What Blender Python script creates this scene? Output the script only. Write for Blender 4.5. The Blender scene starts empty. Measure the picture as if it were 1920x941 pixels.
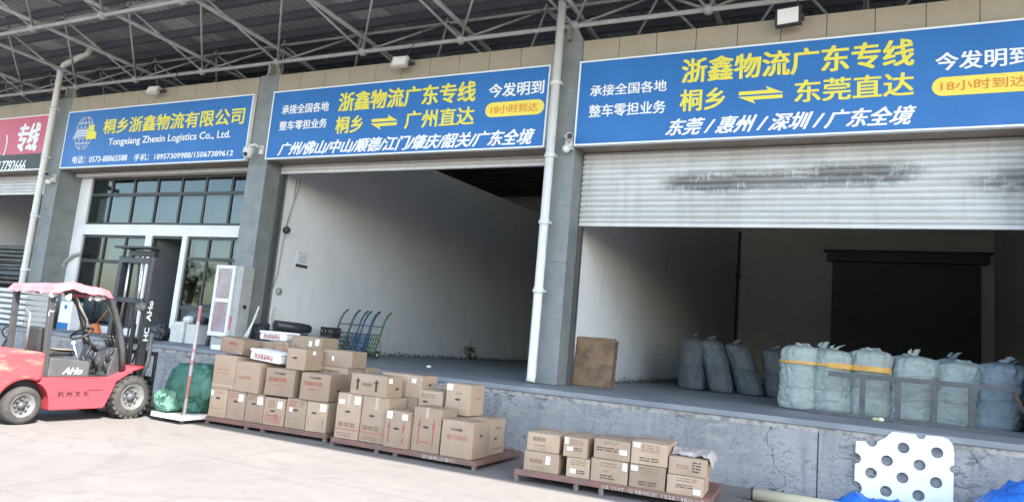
import bpy, bmesh, math, random
from mathutils import Vector, Matrix, noise as mnoise
R = math.radians
random.seed(7)
sc = bpy.context.scene
C = sc.collection

# ------------------------------------------------------------------ camera, sky, sun, exposure
CAMLOC = Vector((0.0, -11.24, 1.75))
FPX, CX, CY = 1320.0, 960.0, 470.5
CAMR = Matrix(((0.90189818, 0.02287423, -0.43134261),
               (0.42275807, 0.1581541, 0.89233564),
               (0.08863009, -0.98714946, 0.13296863)))      # world from (right, down, forward)
cam = bpy.data.cameras.new('camera'); camo = bpy.data.objects.new('camera', cam); C.objects.link(camo)
M = Matrix.Identity(4)
for i in range(3):
    M[i][0] = CAMR[i][0]; M[i][1] = -CAMR[i][1]; M[i][2] = -CAMR[i][2]
M.translation = CAMLOC
camo.matrix_world = M
cam.sensor_width = 36.0; cam.lens = FPX / 1920 * 36.0; cam.clip_end = 800; cam.clip_start = 0.05
sc.camera = camo

SUNV = Vector((0.60, -0.36, 0.72)).normalized()             # towards the sun
w = bpy.data.worlds.new('World'); sc.world = w; w.use_nodes = True
nt = w.node_tree; nt.nodes.clear()
sky = nt.nodes.new('ShaderNodeTexSky'); sky.sky_type = 'NISHITA'; sky.sun_disc = False
sky.sun_elevation = math.asin(SUNV.z); sky.sun_rotation = math.atan2(SUNV.x, SUNV.y)
sky.air_density = 1.2; sky.dust_density = 1.3; sky.ozone_density = 1.6
bg = nt.nodes.new('ShaderNodeBackground'); bg.inputs[1].default_value = 0.15
ow = nt.nodes.new('ShaderNodeOutputWorld')
nt.links.new(sky.outputs[0], bg.inputs[0]); nt.links.new(bg.outputs[0], ow.inputs[0])
sl = bpy.data.lights.new('sun', 'SUN'); sl.energy = 3.3; sl.angle = R(0.6); sl.color = (1.0, 0.95, 0.88)
so = bpy.data.objects.new('sun', sl); C.objects.link(so); so.rotation_euler = SUNV.to_track_quat('Z', 'Y').to_euler()
sc.view_settings.view_transform = 'Standard'; sc.view_settings.look = 'None'
sc.view_settings.gamma = 1.0; sc.view_settings.use_curve_mapping = False
sc.view_settings.exposure = 2.38
try:
    sc.cycles.use_denoising = True; sc.cycles.max_bounces = 8; sc.cycles.diffuse_bounces = 5
    sc.cycles.transparent_max_bounces = 12; sc.cycles.caustics_reflective = False; sc.cycles.caustics_refractive = False
    sc.cycles.sample_clamp_indirect = 6
except Exception: pass

def P(x, y, ax, val):
    """point of the real plane axis=val seen at photo position x, y: used to take measurements"""
    d = CAMR @ Vector((x - CX, y - CY, FPX)); t = (val - CAMLOC[ax]) / d[ax]
    return CAMLOC + d * t

# ------------------------------------------------------------------ materials
MATS = {}
def mat(name, col, col2=None, rough=0.7, metal=0.0, scale=4.0, amt=1.0, bump=0.0, bscale=None, spec=0.4, detail=6, lo=0.35, hi=0.65, vec='Object', stretch=None, obrand=0.0):
    if name in MATS: return MATS[name]
    m = bpy.data.materials.new(name); m.use_nodes = True; n = m.node_tree.nodes; l = m.node_tree.links
    b = n['Principled BSDF']; b.inputs['Roughness'].default_value = rough; b.inputs['Metallic'].default_value = metal
    b.inputs['Specular IOR Level'].default_value = spec
    tc = n.new('ShaderNodeTexCoord'); src = tc.outputs[vec]
    if stretch:
        mp = n.new('ShaderNodeMapping'); mp.inputs['Scale'].default_value = stretch; l.new(src, mp.inputs[0]); src = mp.outputs[0]
    out = None
    if col2 is not None:
        t = n.new('ShaderNodeTexNoise'); t.inputs['Scale'].default_value = scale; t.inputs['Detail'].default_value = detail
        t.inputs['Roughness'].default_value = 0.65; l.new(src, t.inputs['Vector'])
        r = n.new('ShaderNodeMapRange'); r.inputs['From Min'].default_value = lo; r.inputs['From Max'].default_value = hi
        r.inputs['To Max'].default_value = amt; l.new(t.outputs['Fac'], r.inputs['Value'])
        mx = n.new('ShaderNodeMix'); mx.data_type = 'RGBA'
        mx.inputs['A'].default_value = (*col, 1); mx.inputs['B'].default_value = (*col2, 1)
        l.new(r.outputs[0], mx.inputs['Factor']); out = mx.outputs['Result']
    if obrand:
        oi = n.new('ShaderNodeObjectInfo'); hs = n.new('ShaderNodeHueSaturation')
        mr = n.new('ShaderNodeMapRange'); mr.inputs['To Min'].default_value = 1 - obrand; mr.inputs['To Max'].default_value = 1 + obrand
        l.new(oi.outputs['Random'], mr.inputs['Value']); l.new(mr.outputs[0], hs.inputs['Value'])
        if out is None: hs.inputs['Color'].default_value = (*col, 1)
        else: l.new(out, hs.inputs['Color'])
        out = hs.outputs[0]
    if out is None: b.inputs['Base Color'].default_value = (*col, 1)
    else: l.new(out, b.inputs['Base Color'])
    if bump:
        t2 = n.new('ShaderNodeTexNoise'); t2.inputs['Scale'].default_value = bscale or scale * 4; t2.inputs['Detail'].default_value = 5
        l.new(src, t2.inputs['Vector'])
        bp = n.new('ShaderNodeBump'); bp.inputs['Strength'].default_value = bump; bp.inputs['Distance'].default_value = 0.02
        l.new(t2.outputs['Fac'], bp.inputs['Height']); l.new(bp.outputs[0], b.inputs['Normal'])
    MATS[name] = m
    return m

DZ0 = 1.08
class NB:
    """small node-building helper"""
    def __init__(s, name, rough=0.8, spec=0.4):
        s.m = bpy.data.materials.new(name); s.m.use_nodes = True; s.n = s.m.node_tree.nodes; s.l = s.m.node_tree.links
        s.b = s.n['Principled BSDF']; s.b.inputs['Roughness'].default_value = rough; s.b.inputs['Specular IOR Level'].default_value = spec
        s.tc = s.n.new('ShaderNodeTexCoord'); s.obj = s.tc.outputs['Object']; MATS[name] = s.m
    def map(s, scale, loc=(0, 0, 0)):
        m = s.n.new('ShaderNodeMapping'); m.inputs['Scale'].default_value = scale; m.inputs['Location'].default_value = loc
        s.l.new(s.obj, m.inputs[0]); return m.outputs[0]
    def noise(s, scale, detail=5, vec=None, dist=0, rough=.6):
        t = s.n.new('ShaderNodeTexNoise'); t.inputs['Scale'].default_value = scale; t.inputs['Detail'].default_value = detail
        t.inputs['Distortion'].default_value = dist; t.inputs['Roughness'].default_value = rough
        s.l.new(vec or s.obj, t.inputs['Vector']); return t.outputs['Fac']
    def vor(s, scale, vec=None, feature='DISTANCE_TO_EDGE'):
        t = s.n.new('ShaderNodeTexVoronoi'); t.feature = feature; t.inputs['Scale'].default_value = scale
        s.l.new(vec or s.obj, t.inputs['Vector']); return t.outputs['Distance']
    def rng(s, v, a, b, c=0.0, d=1.0):
        r = s.n.new('ShaderNodeMapRange'); r.inputs['From Min'].default_value = a; r.inputs['From Max'].default_value = b
        r.inputs['To Min'].default_value = c; r.inputs['To Max'].default_value = d; s.l.new(v, r.inputs['Value']); return r.outputs[0]
    def mul(s, a, b, op='MULTIPLY'):
        m = s.n.new('ShaderNodeMath'); m.operation = op; m.use_clamp = True
        for i, v in enumerate((a, b)):
            if isinstance(v, (int, float)): m.inputs[i].default_value = v
            else: s.l.new(v, m.inputs[i])
        return m.outputs[0]
    def mix(s, f, a, b):
        m = s.n.new('ShaderNodeMix'); m.data_type = 'RGBA'
        for k, v in (('A', a), ('B', b)):
            if isinstance(v, tuple): m.inputs[k].default_value = (*v, 1)
            else: s.l.new(v, m.inputs[k])
        s.l.new(f, m.inputs['Factor']); return m.outputs['Result']
    def sep(s, vec=None):
        x = s.n.new('ShaderNodeSeparateXYZ'); s.l.new(vec or s.obj, x.inputs[0]); return x.outputs
    def col(s, c): s.l.new(c, s.b.inputs['Base Color'])
    def bump(s, h, st=.4, dist=.01):
        bp = s.n.new('ShaderNodeBump'); bp.inputs['Strength'].default_value = st; bp.inputs['Distance'].default_value = dist
        s.l.new(h, bp.inputs['Height']); s.l.new(bp.outputs[0], s.b.inputs['Normal'])

# ground: pale sun-bleached concrete yard with stains and hairline cracks
g = NB('yard_concrete', .9, .25)
a = g.mix(g.rng(g.noise(.35, 6), .35, .7), (.195, .18, .17), (.16, .149, .141))
a = g.mix(g.rng(g.noise(3.0, 8, dist=.6), .45, .75, 0, .6), a, (.135, .125, .12))
a = g.mix(g.rng(g.noise(1, 5, vec=g.map((.5, 5, 1)), dist=.4), .56, .72, 0, .55), a, (.13, .12, .115))
cr = g.rng(g.vor(.28, vec=g.map((1, 1, 0))), 0, .004, 1, 0)
a = g.mix(g.mul(cr, .5), a, (.16, .15, .14)); 
x_, y_, z_ = g.sep()
def jl(v, per, off):
    m = g.n.new('ShaderNodeMath'); m.operation = 'PINGPONG'; m.inputs[1].default_value = per / 2
    ad = g.n.new('ShaderNodeMath'); ad.operation = 'ADD'; ad.inputs[1].default_value = off; g.l.new(v, ad.inputs[0]); g.l.new(ad.outputs[0], m.inputs[0])
    return g.rng(m.outputs[0], .006, .014, .65, 0)
a = g.mix(jl(x_, 6.0, 1.2), a, (.10, .095, .09)); a = g.mix(jl(y_, 5.0, -.6), a, (.10, .095, .09))
for (rx, ry, r0) in ((-16.0, -12.0, 9.2), (-16.0, -12.0, 10.4), (2.0, -16.0, 11.3), (2.0, -16.0, 12.6)):
    vm = g.n.new('ShaderNodeVectorMath'); vm.operation = 'DISTANCE'; vm.inputs[1].default_value = (rx, ry, 0); g.l.new(g.obj, vm.inputs[0])
    f = g.mul(g.rng(vm.outputs['Value'], r0, r0 + .08), g.rng(vm.outputs['Value'], r0 + .16, r0 + .24, 1, 0), 'MINIMUM')
    a = g.mix(g.mul(f, g.rng(g.noise(1.1, 5), .42, .68, 0, .40)), a, (.11, .10, .10))
oil = g.mul(g.rng(g.noise(1.6, 4, dist=.5), .66, .72), g.rng(g.noise(7, 5), .35, .6)); a = g.mix(g.mul(oil, .6), a, (.12, .11, .105))
a = g.mix(g.rng(g.noise(60, 2), .64, .72, 0, .4), a, (.15, .14, .135))
g.col(a); g.bump(g.noise(40, 4), .25, .004)

# dock front: patched grey render, cracks, peeled flakes
g = NB('dock_render', .9, .2)
n1 = g.noise(.9, 6)
a = g.mix(g.rng(n1, .35, .65), (.225, .228, .23), (.315, .313, .308))
a = g.mix(g.rng(g.noise(2.4, 7, vec=g.map((1.0, 1, 2.2)), dist=1.0), .53, .64, 0, .8), a, (.325, .31, .29))
fl = g.mul(g.rng(g.noise(9, 6, vec=g.map((.7, 1, 1.6)), dist=1.5), .54, .60), g.rng(g.noise(.8, 3), .40, .54))
fl2 = g.mul(g.rng(g.noise(16, 7, vec=g.map((.6, 1, 1.3)), dist=2.0), .55, .60), g.rng(g.noise(1.3, 4), .42, .52))
a = g.mix(g.mul(fl2, .7), a, (.13, .135, .14))
a = g.mix(g.mul(fl, .8), a, (.12, .125, .13))
dv = g.n.new('ShaderNodeVectorMath'); dv.operation = 'ADD'
nz = g.n.new('ShaderNodeTexNoise'); nz.inputs['Scale'].default_value = 2.2; nz.inputs['Detail'].default_value = 6; g.l.new(g.obj, nz.inputs['Vector'])
sc2 = g.n.new('ShaderNodeVectorMath'); sc2.operation = 'SCALE'; sc2.inputs['Scale'].default_value = .9; g.l.new(nz.outputs['Color'], sc2.inputs[0])
g.l.new(g.obj, dv.inputs[0]); g.l.new(sc2.outputs[0], dv.inputs[1])
ck = g.mul(g.rng(g.vor(.75, vec=dv.outputs[0]), .002, .009, 1, 0), g.rng(g.noise(.9, 2), .46, .54))
a = g.mix(ck, a, (.055, .055, .06))
st = g.mul(g.rng(g.noise(1, 6, vec=g.map((5, 1, .45))), .5, .68), .5)
a = g.mix(st, a, (.14, .145, .15)); g.col(a)
g.bump(g.mul(g.noise(14, 6), g.mul(fl, -.5, 'ADD'), 'ADD'), .6, .01)

# dock floor: blue-grey painted concrete, scuffed
g = NB('dock_floor_paint', .55, .4)
a = g.mix(g.rng(g.noise(.8, 6), .35, .65), (.165, .18, .20), (.22, .235, .25))
a = g.mix(g.rng(g.noise(2, 7, vec=g.map((.4, 3, 1))), .52, .7, 0, .6), a, (.34, .35, .36)); g.col(a); g.bump(g.noise(30, 3), .15, .004)

# interior plaster, peeling near the floor
g = NB('plaster', .9, .2)
z = g.sep()[2]
a = g.mix(g.rng(g.noise(.6, 6), .3, .7), (.80, .80, .80), (.73, .735, .745))
a = g.mix(g.rng(g.noise(2.5, 6, vec=g.map((1, 1, .25))), .55, .75, 0, .35), a, (.50, .51, .52))
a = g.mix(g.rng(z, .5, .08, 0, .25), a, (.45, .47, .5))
sc_ = g.mul(g.rng(g.noise(1, 6, vec=g.map((1, 1.2, 5)), dist=1.2), .60, .66, 0, .45), g.rng(z, 1.9, .2)); a = g.mix(sc_, a, (.30, .31, .32))
sm = g.mul(g.rng(g.noise(7, 4), .68, .72, 0, .5), g.rng(z, 3.5, .6)); a = g.mix(sm, a, (.33, .34, .35))
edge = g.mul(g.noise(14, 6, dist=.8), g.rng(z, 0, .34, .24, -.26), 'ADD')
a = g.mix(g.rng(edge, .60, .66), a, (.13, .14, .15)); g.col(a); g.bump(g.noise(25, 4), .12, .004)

# front shutter with a scraped dirty band
g = NB('shutter_paint', .45, .5)
x, y, z = g.sep()
a = g.mix(g.rng(g.noise(1.2, 6), .35, .7), (.64, .64, .63), (.54, .54, .53))
a = g.mix(g.rng(g.noise(1, 6, vec=g.map((9, 1, .6))), .5, .72, 0, .45), a, (.40, .40, .39))
a = g.mix(g.rng(g.noise(1, 5, vec=g.map((.3, 1, 12))), .5, .72, 0, .4), a, (.42, .42, .41))
MATS['shutter_plain'] = g.m
g.col(a)
def band(g, a, x0, x1, z0, z1, th=.47):
    x, y, z = g.sep(g.map((1, 1, 1), (-10, 1.5, DZ0)))
    zz = g.mul(g.rng(z, z0 - .15, (z0 + z1) / 2), g.rng(z, (z0 + z1) / 2, z1 + .15, 1, 0), 'MINIMUM')
    xx = g.mul(g.rng(x, x0 - .7, x0 + .5), g.rng(x, x1 - .5, x1 + .6, 1, 0), 'MINIMUM')
    e = g.mul(zz, xx)
    nn = g.mul(g.noise(1, 6, vec=g.map((34, 1, 5)), rough=.75), g.noise(1, 5, vec=g.map((3, 1, 9)), dist=.5), 'ADD')
    nn = g.mul(nn, .5)
    f = g.rng(g.mul(g.mul(e, .42), g.rng(nn, .22, .78), 'ADD'), th + .20, th + .36, 0, .78)
    return g.mix(f, a, (.19, .19, .19))
g2 = NB('shutter_dirty', .45, .5)
a = g2.mix(g2.rng(g2.noise(1.2, 6), .35, .7), (.64, .64, .63), (.54, .54, .53))
a = g2.mix(g2.rng(g2.noise(1, 6, vec=g2.map((9, 1, .6))), .5, .72, 0, .45), a, (.40, .40, .39))
a = g2.mix(g2.rng(g2.noise(1, 5, vec=g2.map((.3, 1, 12))), .5, .72, 0, .4), a, (.42, .42, .41))
a = band(g2, a, -3.3, 1.0, 4.9, 5.42); a = band(g2, a, -3.3, -1.5, 4.85, 5.3); a = band(g2, a, -.9, 1.2, 5.05, 5.5); a = band(g2, a, 1.75, 4.0, 4.7, 5.4)
g2.col(a)

# glass of the office windows: mirrors the yard, lets the dark room show
def glass(name, tint, fac):
    m = bpy.data.materials.new(name); m.use_nodes = True; n = m.node_tree.nodes; l = m.node_tree.links
    n.remove(n['Principled BSDF']); o = n['Material Output']
    gl = n.new('ShaderNodeBsdfGlossy'); gl.inputs['Roughness'].default_value = .03; gl.inputs['Color'].default_value = (.50, .56, .58, 1)
    tr = n.new('ShaderNodeBsdfTransparent'); tr.inputs['Color'].default_value = (*tint, 1)
    lw = n.new('ShaderNodeFresnel'); lw.inputs['IOR'].default_value = 1.5
    ad = n.new('ShaderNodeMath'); ad.operation = 'MULTIPLY_ADD'; ad.inputs[1].default_value = 1.0; ad.inputs[2].default_value = fac; ad.use_clamp = True
    l.new(lw.outputs[0], ad.inputs[0])
    mx = n.new('ShaderNodeMixShader'); l.new(ad.outputs[0], mx.inputs[0]); l.new(tr.outputs[0], mx.inputs[1]); l.new(gl.outputs[0], mx.inputs[2])
    l.new(mx.outputs[0], o.inputs[0]); MATS[name] = m
glass('window_glass', (.55, .60, .60), .10)

mat('cardboard', (.345, .262, .19), (.295, .22, .156), rough=.85, scale=2.5, bump=.2, bscale=7, spec=.2, obrand=.2)
mat('cardboard_dark', (.315, .238, .172), (.27, .20, .145), rough=.85, scale=3, spec=.2, obrand=.1)
mat('tape', (.33, .25, .17), None, rough=.3, spec=.5)
mat('tape_clear', (.40, .32, .23), None, rough=.3, spec=.5)
mat('paper_white', (.82, .82, .82), (.72, .73, .76), rough=.7, scale=30)
mat('foam_white', (.80, .81, .84), (.68, .69, .72), rough=.7, scale=5, lo=.5, hi=.8)
mat('ink_red', (.30, .075, .06), rough=.8)
mat('ink_pink', (.34, .15, .11), rough=.8)
mat('ink_black', (.05, .04, .035), rough=.8)
mat('ink_brown', (.20, .13, .08), rough=.8)
mat('pallet_red', (.21, .10, .08), (.13, .09, .075), rough=.75, scale=5, bump=.2, lo=.38, hi=.6, stretch=(1, 1, 3))
mat('pallet_leg', (.10, .07, .065), (.18, .15, .14), rough=.7, scale=10)
mat('paint_faded', (.52, .47, .42), (.30, .20, .16), rough=.7, scale=9, lo=.42, hi=.6)
mat('paint_white', (.72, .72, .70), (.55, .54, .52), rough=.6, scale=12)
mat('sign_blue', (.016, .128, .38), (.022, .152, .43), rough=.42, scale=.9, spec=.4, bump=.06, bscale=2.5, stretch=(1, 1, .5))
mat('sign_edge', (.75, .78, .80), None, rough=.4)
mat('sign_yellow', (.74, .66, .08), rough=.55)
mat('sign_orange', (.70, .22, .05), rough=.55)
mat('sign_pill', (.80, .66, .10), rough=.55)
mat('sign_white', (.78, .79, .80), rough=.55)
mat('sign_pink', (.52, .09, .15), (.56, .11, .17), rough=.5, scale=2)
mat('sign_black', (.03, .032, .035), rough=.5)
mat('tile_beige', (.36, .31, .235), (.32, .275, .205), rough=.6, scale=1.5, obrand=.05)
mat('soffit_brown', (.30, .26, .21), (.25, .21, .17), rough=.8, scale=3)
mat('tile_slate', (.165, .18, .18), (.225, .24, .24), rough=.5, scale=2.2, bump=.1, bscale=20)
mat('render_white', (.76, .76, .75), (.66, .66, .65), rough=.85, scale=1.2)
mat('mortar', (.06, .06, .06), rough=.9)
mat('bracket_grey', (.30, .31, .30), (.22, .22, .21), rough=.6, scale=5)
mat('truss_paint', (.42, .42, .41), (.32, .32, .31), rough=.55, scale=3, spec=.4)
mat('roof_sheet', (.37, .375, .38), (.30, .305, .315), rough=.6, scale=.6, stretch=(.3, 1, 1))
mat('roof_sheet_pale', (.55, .555, .555), (.48, .485, .49), rough=.6, scale=.6, stretch=(.3, 1, 1))
mat('purlin_grey', (.10, .115, .14), (.13, .14, .16), rough=.6, scale=2)
mat('pvc_white', (.72, .72, .69), (.60, .60, .57), rough=.45, scale=2, stretch=(1, 1, .4))
mat('frame_dark', (.045, .045, .045), (.06, .055, .05), rough=.5, scale=6)
mat('back_door_grey', (.085, .095, .105), (.10, .11, .12), rough=.5, scale=2)
mat('film_grey', (.27, .295, .31), (.31, .335, .34), rough=.5, scale=1)
mat('door_dark', (.035, .04, .045), (.05, .055, .06), rough=.5, scale=2)
mat('rubber', (.028, .028, .027), (.06, .056, .052), rough=.85, scale=5, bump=.15, bscale=20)
mat('rim_grey', (.16, .155, .15), (.10, .098, .095), rough=.55, scale=9)
mat('rim_dark', (.08, .08, .08), None, rough=.6)
mat('lift_red', (.40, .05, .065), (.27, .05, .055), rough=.5, scale=2.5, spec=.35, lo=.5, hi=.75)
mat('lift_red_worn', (.40, .055, .065), (.30, .19, .13), rough=.6, scale=3.2, lo=.50, hi=.62, detail=14, stretch=(1, .6, 1.6))
mat('lift_grey', (.06, .06, .063), (.085, .085, .085), rough=.6, scale=3)
mat('lift_dark', (.035, .037, .04), (.055, .055, .055), rough=.5, scale=5)
mat('lift_black', (.018, .019, .021), (.03, .03, .03), rough=.45, scale=5)
mat('steel_bright', (.55, .55, .53), None, rough=.25, metal=.9)
mat('cloth_pink', (.40, .10, .12), (.46, .15, .165), rough=.85, scale=3, bump=.3, bscale=7)
mat('rag_white', (.45, .44, .43), (.32, .31, .30), rough=.9, scale=9)
mat('sack_pale', (.26, .305, .288), (.325, .365, .345), rough=.6, scale=3, bump=.35, bscale=18, stretch=(1, 1, 4), obrand=.07, spec=.35)
mat('sack_blue', (.20, .25, .285), (.255, .30, .335), rough=.6, scale=3, bump=.35, bscale=18, stretch=(1, 1, 4), obrand=.06)
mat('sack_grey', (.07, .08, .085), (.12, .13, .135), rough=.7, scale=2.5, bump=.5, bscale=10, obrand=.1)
mat('sack_mint', (.08, .19, .14), (.12, .25, .19), rough=.55, scale=4, bump=.4, bscale=14)
mat('sack_green', (.03, .11, .08), (.055, .165, .125), rough=.7, scale=3, bump=.45, bscale=9, spec=.5, obrand=.12)
mat('strap_orange', (.60, .36, .08), (.55, .27, .06), rough=.5, scale=4)
mat('steel_grey', (.055, .06, .07), (.09, .093, .10), rough=.5, scale=5)
mat('rust_ply', (.21, .135, .08), (.12, .075, .05), rough=.8, scale=3, bump=.3, bscale=25, detail=12, lo=.42, hi=.58)
mat('rust_dark', (.11, .06, .05), (.16, .09, .06), rough=.8, scale=5)
mat('truck_green', (.03, .11, .10), (.05, .09, .085), rough=.5, scale=8)
mat('truck_teal', (.03, .09, .11), (.05, .08, .09), rough=.5, scale=8)
mat('truck_blue', (.02, .075, .20), (.03, .08, .16), rough=.5, scale=8)
mat('truck_lime', (.06, .15, .05), (.05, .11, .06), rough=.5, scale=8)
mat('plastic_black', (.02, .021, .023), (.03, .03, .032), rough=.45, scale=6)
mat('bag_black', (.022, .024, .028), (.05, .052, .06), rough=.35, scale=8, bump=.6, bscale=12, spec=.5)
mat('plastic_white', (.66, .66, .63), (.55, .55, .52), rough=.5, scale=5)
mat('cabinet_white', (.74, .74, .73), (.64, .64, .63), rough=.4, scale=4)
mat('cabinet_grey', (.40, .40, .38), (.33, .33, .31), rough=.55, scale=4)
mat('cabinet_pane', (.30, .20, .20), (.34, .31, .33), rough=.12, scale=3, spec=.6, stretch=(1, 1, .6), lo=.4, hi=.6)
mat('wrap_white', (.74, .74, .73), (.58, .58, .57), rough=.5, scale=1.6, stretch=(.6, .6, 3), bump=.4, bscale=3)
mat('bundle_grey', (.06, .06, .058), (.12, .12, .115), rough=.6, scale=3)
mat('wood_worn', (.25, .21, .17), (.17, .14, .11), rough=.8, scale=6, stretch=(1, 6, 6))
mat('lamp_case', (.55, .53, .47), None, rough=.5)
mat('lamp_glass', (.78, .78, .76), None, rough=.15, spec=.6)
mat('blue_tarp', (.02, .13, .50), (.03, .19, .62), rough=.4, scale=3, bump=.5, bscale=9, spec=.45)
mat('roll_beige', (.62, .55, .38), (.56, .49, .33), rough=.55, scale=2, stretch=(.2, 1, 1))
mat('weed_dry', (.05, .055, .03), (.08, .07, .045), rough=.8, scale=5)
mat('leaf', (.05, .10, .03), (.09, .14, .04), rough=.7, scale=3)
mat('bark', (.12, .09, .06), (.08, .06, .04), rough=.9, scale=6)
mat('orange_plastic', (.60, .16, .05), None, rough=.5)
mat('bag_blue', (.03, .18, .42), None, rough=.5)
mat('lime_wrapper', (.48, .60, .12), (.75, .75, .7), rough=.5, scale=14)
mat('edge_strip', (.30, .31, .32), (.20, .20, .20), rough=.6, scale=6)
mat('mortar_band', (.36, .335, .30), (.19, .175, .16), rough=.9, scale=7, lo=.45, hi=.6, bump=.5, bscale=20)
mat('joint_black', (.03, .03, .032), rough=.9)
mat('red_bit', (.6, .06, .05), rough=.5)

# ------------------------------------------------------------------ geometry helpers
class MB:
    def __init__(s): s.bm = bmesh.new(); s.smooth_faces = []
    def _xf(s, vs, M):
        if M is not None:
            for v in vs: v.co = M @ v.co
    def box(s, x0, x1, y0, y1, z0, z1, M=None, jit=0.0):
        vs = [s.bm.verts.new((x, y, z)) for z in (z0, z1) for y in (y0, y1) for x in (x0, x1)]
        if jit:
            for v in vs: v.co += Vector((random.uniform(-jit, jit), random.uniform(-jit, jit), random.uniform(-jit, jit)))
        for f in ((0, 2, 3, 1), (4, 5, 7, 6), (0, 1, 5, 4), (2, 6, 7, 3), (0, 4, 6, 2), (1, 3, 7, 5)):
            s.bm.faces.new([vs[i] for i in f])
        s._xf(vs, M); return s
    def bar(s, p0, p1, a, b=None, up=(0, 0, 1)):
        p0, p1 = Vector(p0), Vector(p1); b = b or a; d = (p1 - p0); L = d.length; d.normalize()
        u = Vector(up)
        if abs(d.dot(u)) > .98: u = Vector((0, 1, 0))
        x = d.cross(u).normalized(); y = x.cross(d)
        M = Matrix((x, y, d)).transposed().to_4x4(); M.translation = p0
        return s.box(-a / 2, a / 2, -b / 2, b / 2, 0, L, M)
    def tube(s, path, r, seg=8, cap=True, closed=False):
        path = [Vector(p) for p in path]; n = len(path); rings = []
        rr = r if isinstance(r, (list, tuple)) else [r] * n
        prev = None
        for i, p in enumerate(path):
            if closed: d = path[(i + 1) % n] - path[i - 1]
            else: d = path[min(i + 1, n - 1)] - path[max(i - 1, 0)]
            d.normalize()
            if prev is None:
                u = Vector((0, 0, 1)) if abs(d.z) < .9 else Vector((1, 0, 0))
                x = d.cross(u).normalized()
            else:
                x = (prev - d * prev.dot(d)).normalized()
            prev = x; y = d.cross(x)
            ring = [s.bm.verts.new(p + (x * math.cos(t) + y * math.sin(t)) * rr[i]) for t in [2 * math.pi * k / seg for k in range(seg)]]
            rings.append(ring)
        m = n if closed else n - 1
        for i in range(m):
            a, b = rings[i], rings[(i + 1) % n]
            for k in range(seg):
                f = s.bm.faces.new((a[k], a[(k + 1) % seg], b[(k + 1) % seg], b[k])); f.smooth = True
        if cap and not closed:
            s.bm.faces.new(rings[0][::-1]); s.bm.faces.new(rings[-1])
        return s
    def sphere(s, c, r, u=12, v=8, sc=(1, 1, 1)):
        res = bmesh.ops.create_uvsphere(s.bm, u_segments=u, v_segments=v, radius=1)
        for vv in res['verts']:
            vv.co = Vector((vv.co.x * r * sc[0] + c[0], vv.co.y * r * sc[1] + c[1], vv.co.z * r * sc[2] + c[2]))
            for f in vv.link_faces: f.smooth = True
        return s
    def lathe(s, prof, axis_o, axis_d, seg=24, smooth=True):
        """prof: list of (distance along the axis, radius)"""
        o = Vector(axis_o); d = Vector(axis_d).normalized(); u = Vector((0, 0, 1)) if abs(d.z) < .9 else Vector((1, 0, 0))
        x = d.cross(u).normalized(); y = d.cross(x); rings = []
        for t, r in prof:
            rings.append([s.bm.verts.new(o + d * t + (x * math.cos(a) + y * math.sin(a)) * max(r, 1e-4)) for a in [2 * math.pi * k / seg for k in range(seg)]])
        for a, b in zip(rings, rings[1:]):
            for k in range(seg):
                f = s.bm.faces.new((a[k], b[k], b[(k + 1) % seg], a[(k + 1) % seg])); f.smooth = smooth
        return s
    def prism(s, poly, axis, a, b):
        """poly: 2D points in the two other axes, extruded along axis from a to b"""
        def mk(p, t):
            return {0: (t, p[0], p[1]), 1: (p[0], t, p[1]), 2: (p[0], p[1], t)}[axis]
        A = [s.bm.verts.new(mk(p, a)) for p in poly]; B = [s.bm.verts.new(mk(p, b)) for p in poly]
        n = len(poly)
        s.bm.faces.new(A[::-1]); s.bm.faces.new(B)
        for i in range(n): s.bm.faces.new((A[i], A[(i + 1) % n], B[(i + 1) % n], B[i]))
        return s
    def quad(s, pts):
        s.bm.faces.new([s.bm.verts.new(p) for p in pts]); return s
    def grid(s, fn, nu, nv, smooth=True, wrap=False):
        V = [[s.bm.verts.new(fn(i / (nu if wrap else nu - 1), j / (nv - 1))) for j in range(nv)] for i in range(nu)]
        for i in range(nu if wrap else nu - 1):
            for j in range(nv - 1):
                f = s.bm.faces.new((V[i][j], V[(i + 1) % nu][j], V[(i + 1) % nu][j + 1], V[i][j + 1])); f.smooth = smooth
        return V
    def raw(s, verts, faces):
        V = [s.bm.verts.new(v) for v in verts]
        for f in faces:
            try: s.bm.faces.new([V[i] for i in f])
            except ValueError: pass
        return s

WM = {}
def name_clean(o, label=None, cat=None, group=None, kind=None):
    if label: o['label'] = label
    if cat: o['category'] = cat
    if group: o['group'] = group
    if kind: o['kind'] = kind
def thing(name, label, cat, loc=(0, 0, 0), rotz=0.0, group=None):
    o = bpy.data.objects.new(name, None); C.objects.link(o); o.empty_display_size = .2
    o.location = loc; o.rotation_euler = (0, 0, rotz)
    WM[o.name] = Matrix.Translation(Vector(loc)) @ Matrix.Rotation(rotz, 4, 'Z')
    name_clean(o, label, cat, group); return o
def obj(name, mb, m, parent=None, local=False, bevel=0.0, normals=True, label=None, xf=None, sub=0, seg=2):
    bm = mb.bm
    if xf is not None: bm.transform(xf)
    Mw = Matrix.Identity(4)
    if parent is not None:
        Mw = WM[parent.name]
        if not local: bm.transform(Mw.inverted())
    if normals: bmesh.ops.recalc_face_normals(bm, faces=bm.faces)
    me = bpy.data.meshes.new(name); bm.to_mesh(me); bm.free()
    o = bpy.data.objects.new(name, me); C.objects.link(o)
    me.materials.append(MATS[m] if isinstance(m, str) else m)
    if parent is not None: o.parent = parent
    WM[o.name] = Mw
    if bevel:
        md = o.modifiers.new('bevel', 'BEVEL'); md.width = bevel; md.segments = seg; md.limit_method = 'ANGLE'; md.angle_limit = R(40)
    if sub:
        md = o.modifiers.new('sub', 'SUBSURF'); md.levels = sub; md.render_levels = sub
    if label: o['label'] = label
    return o
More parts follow.
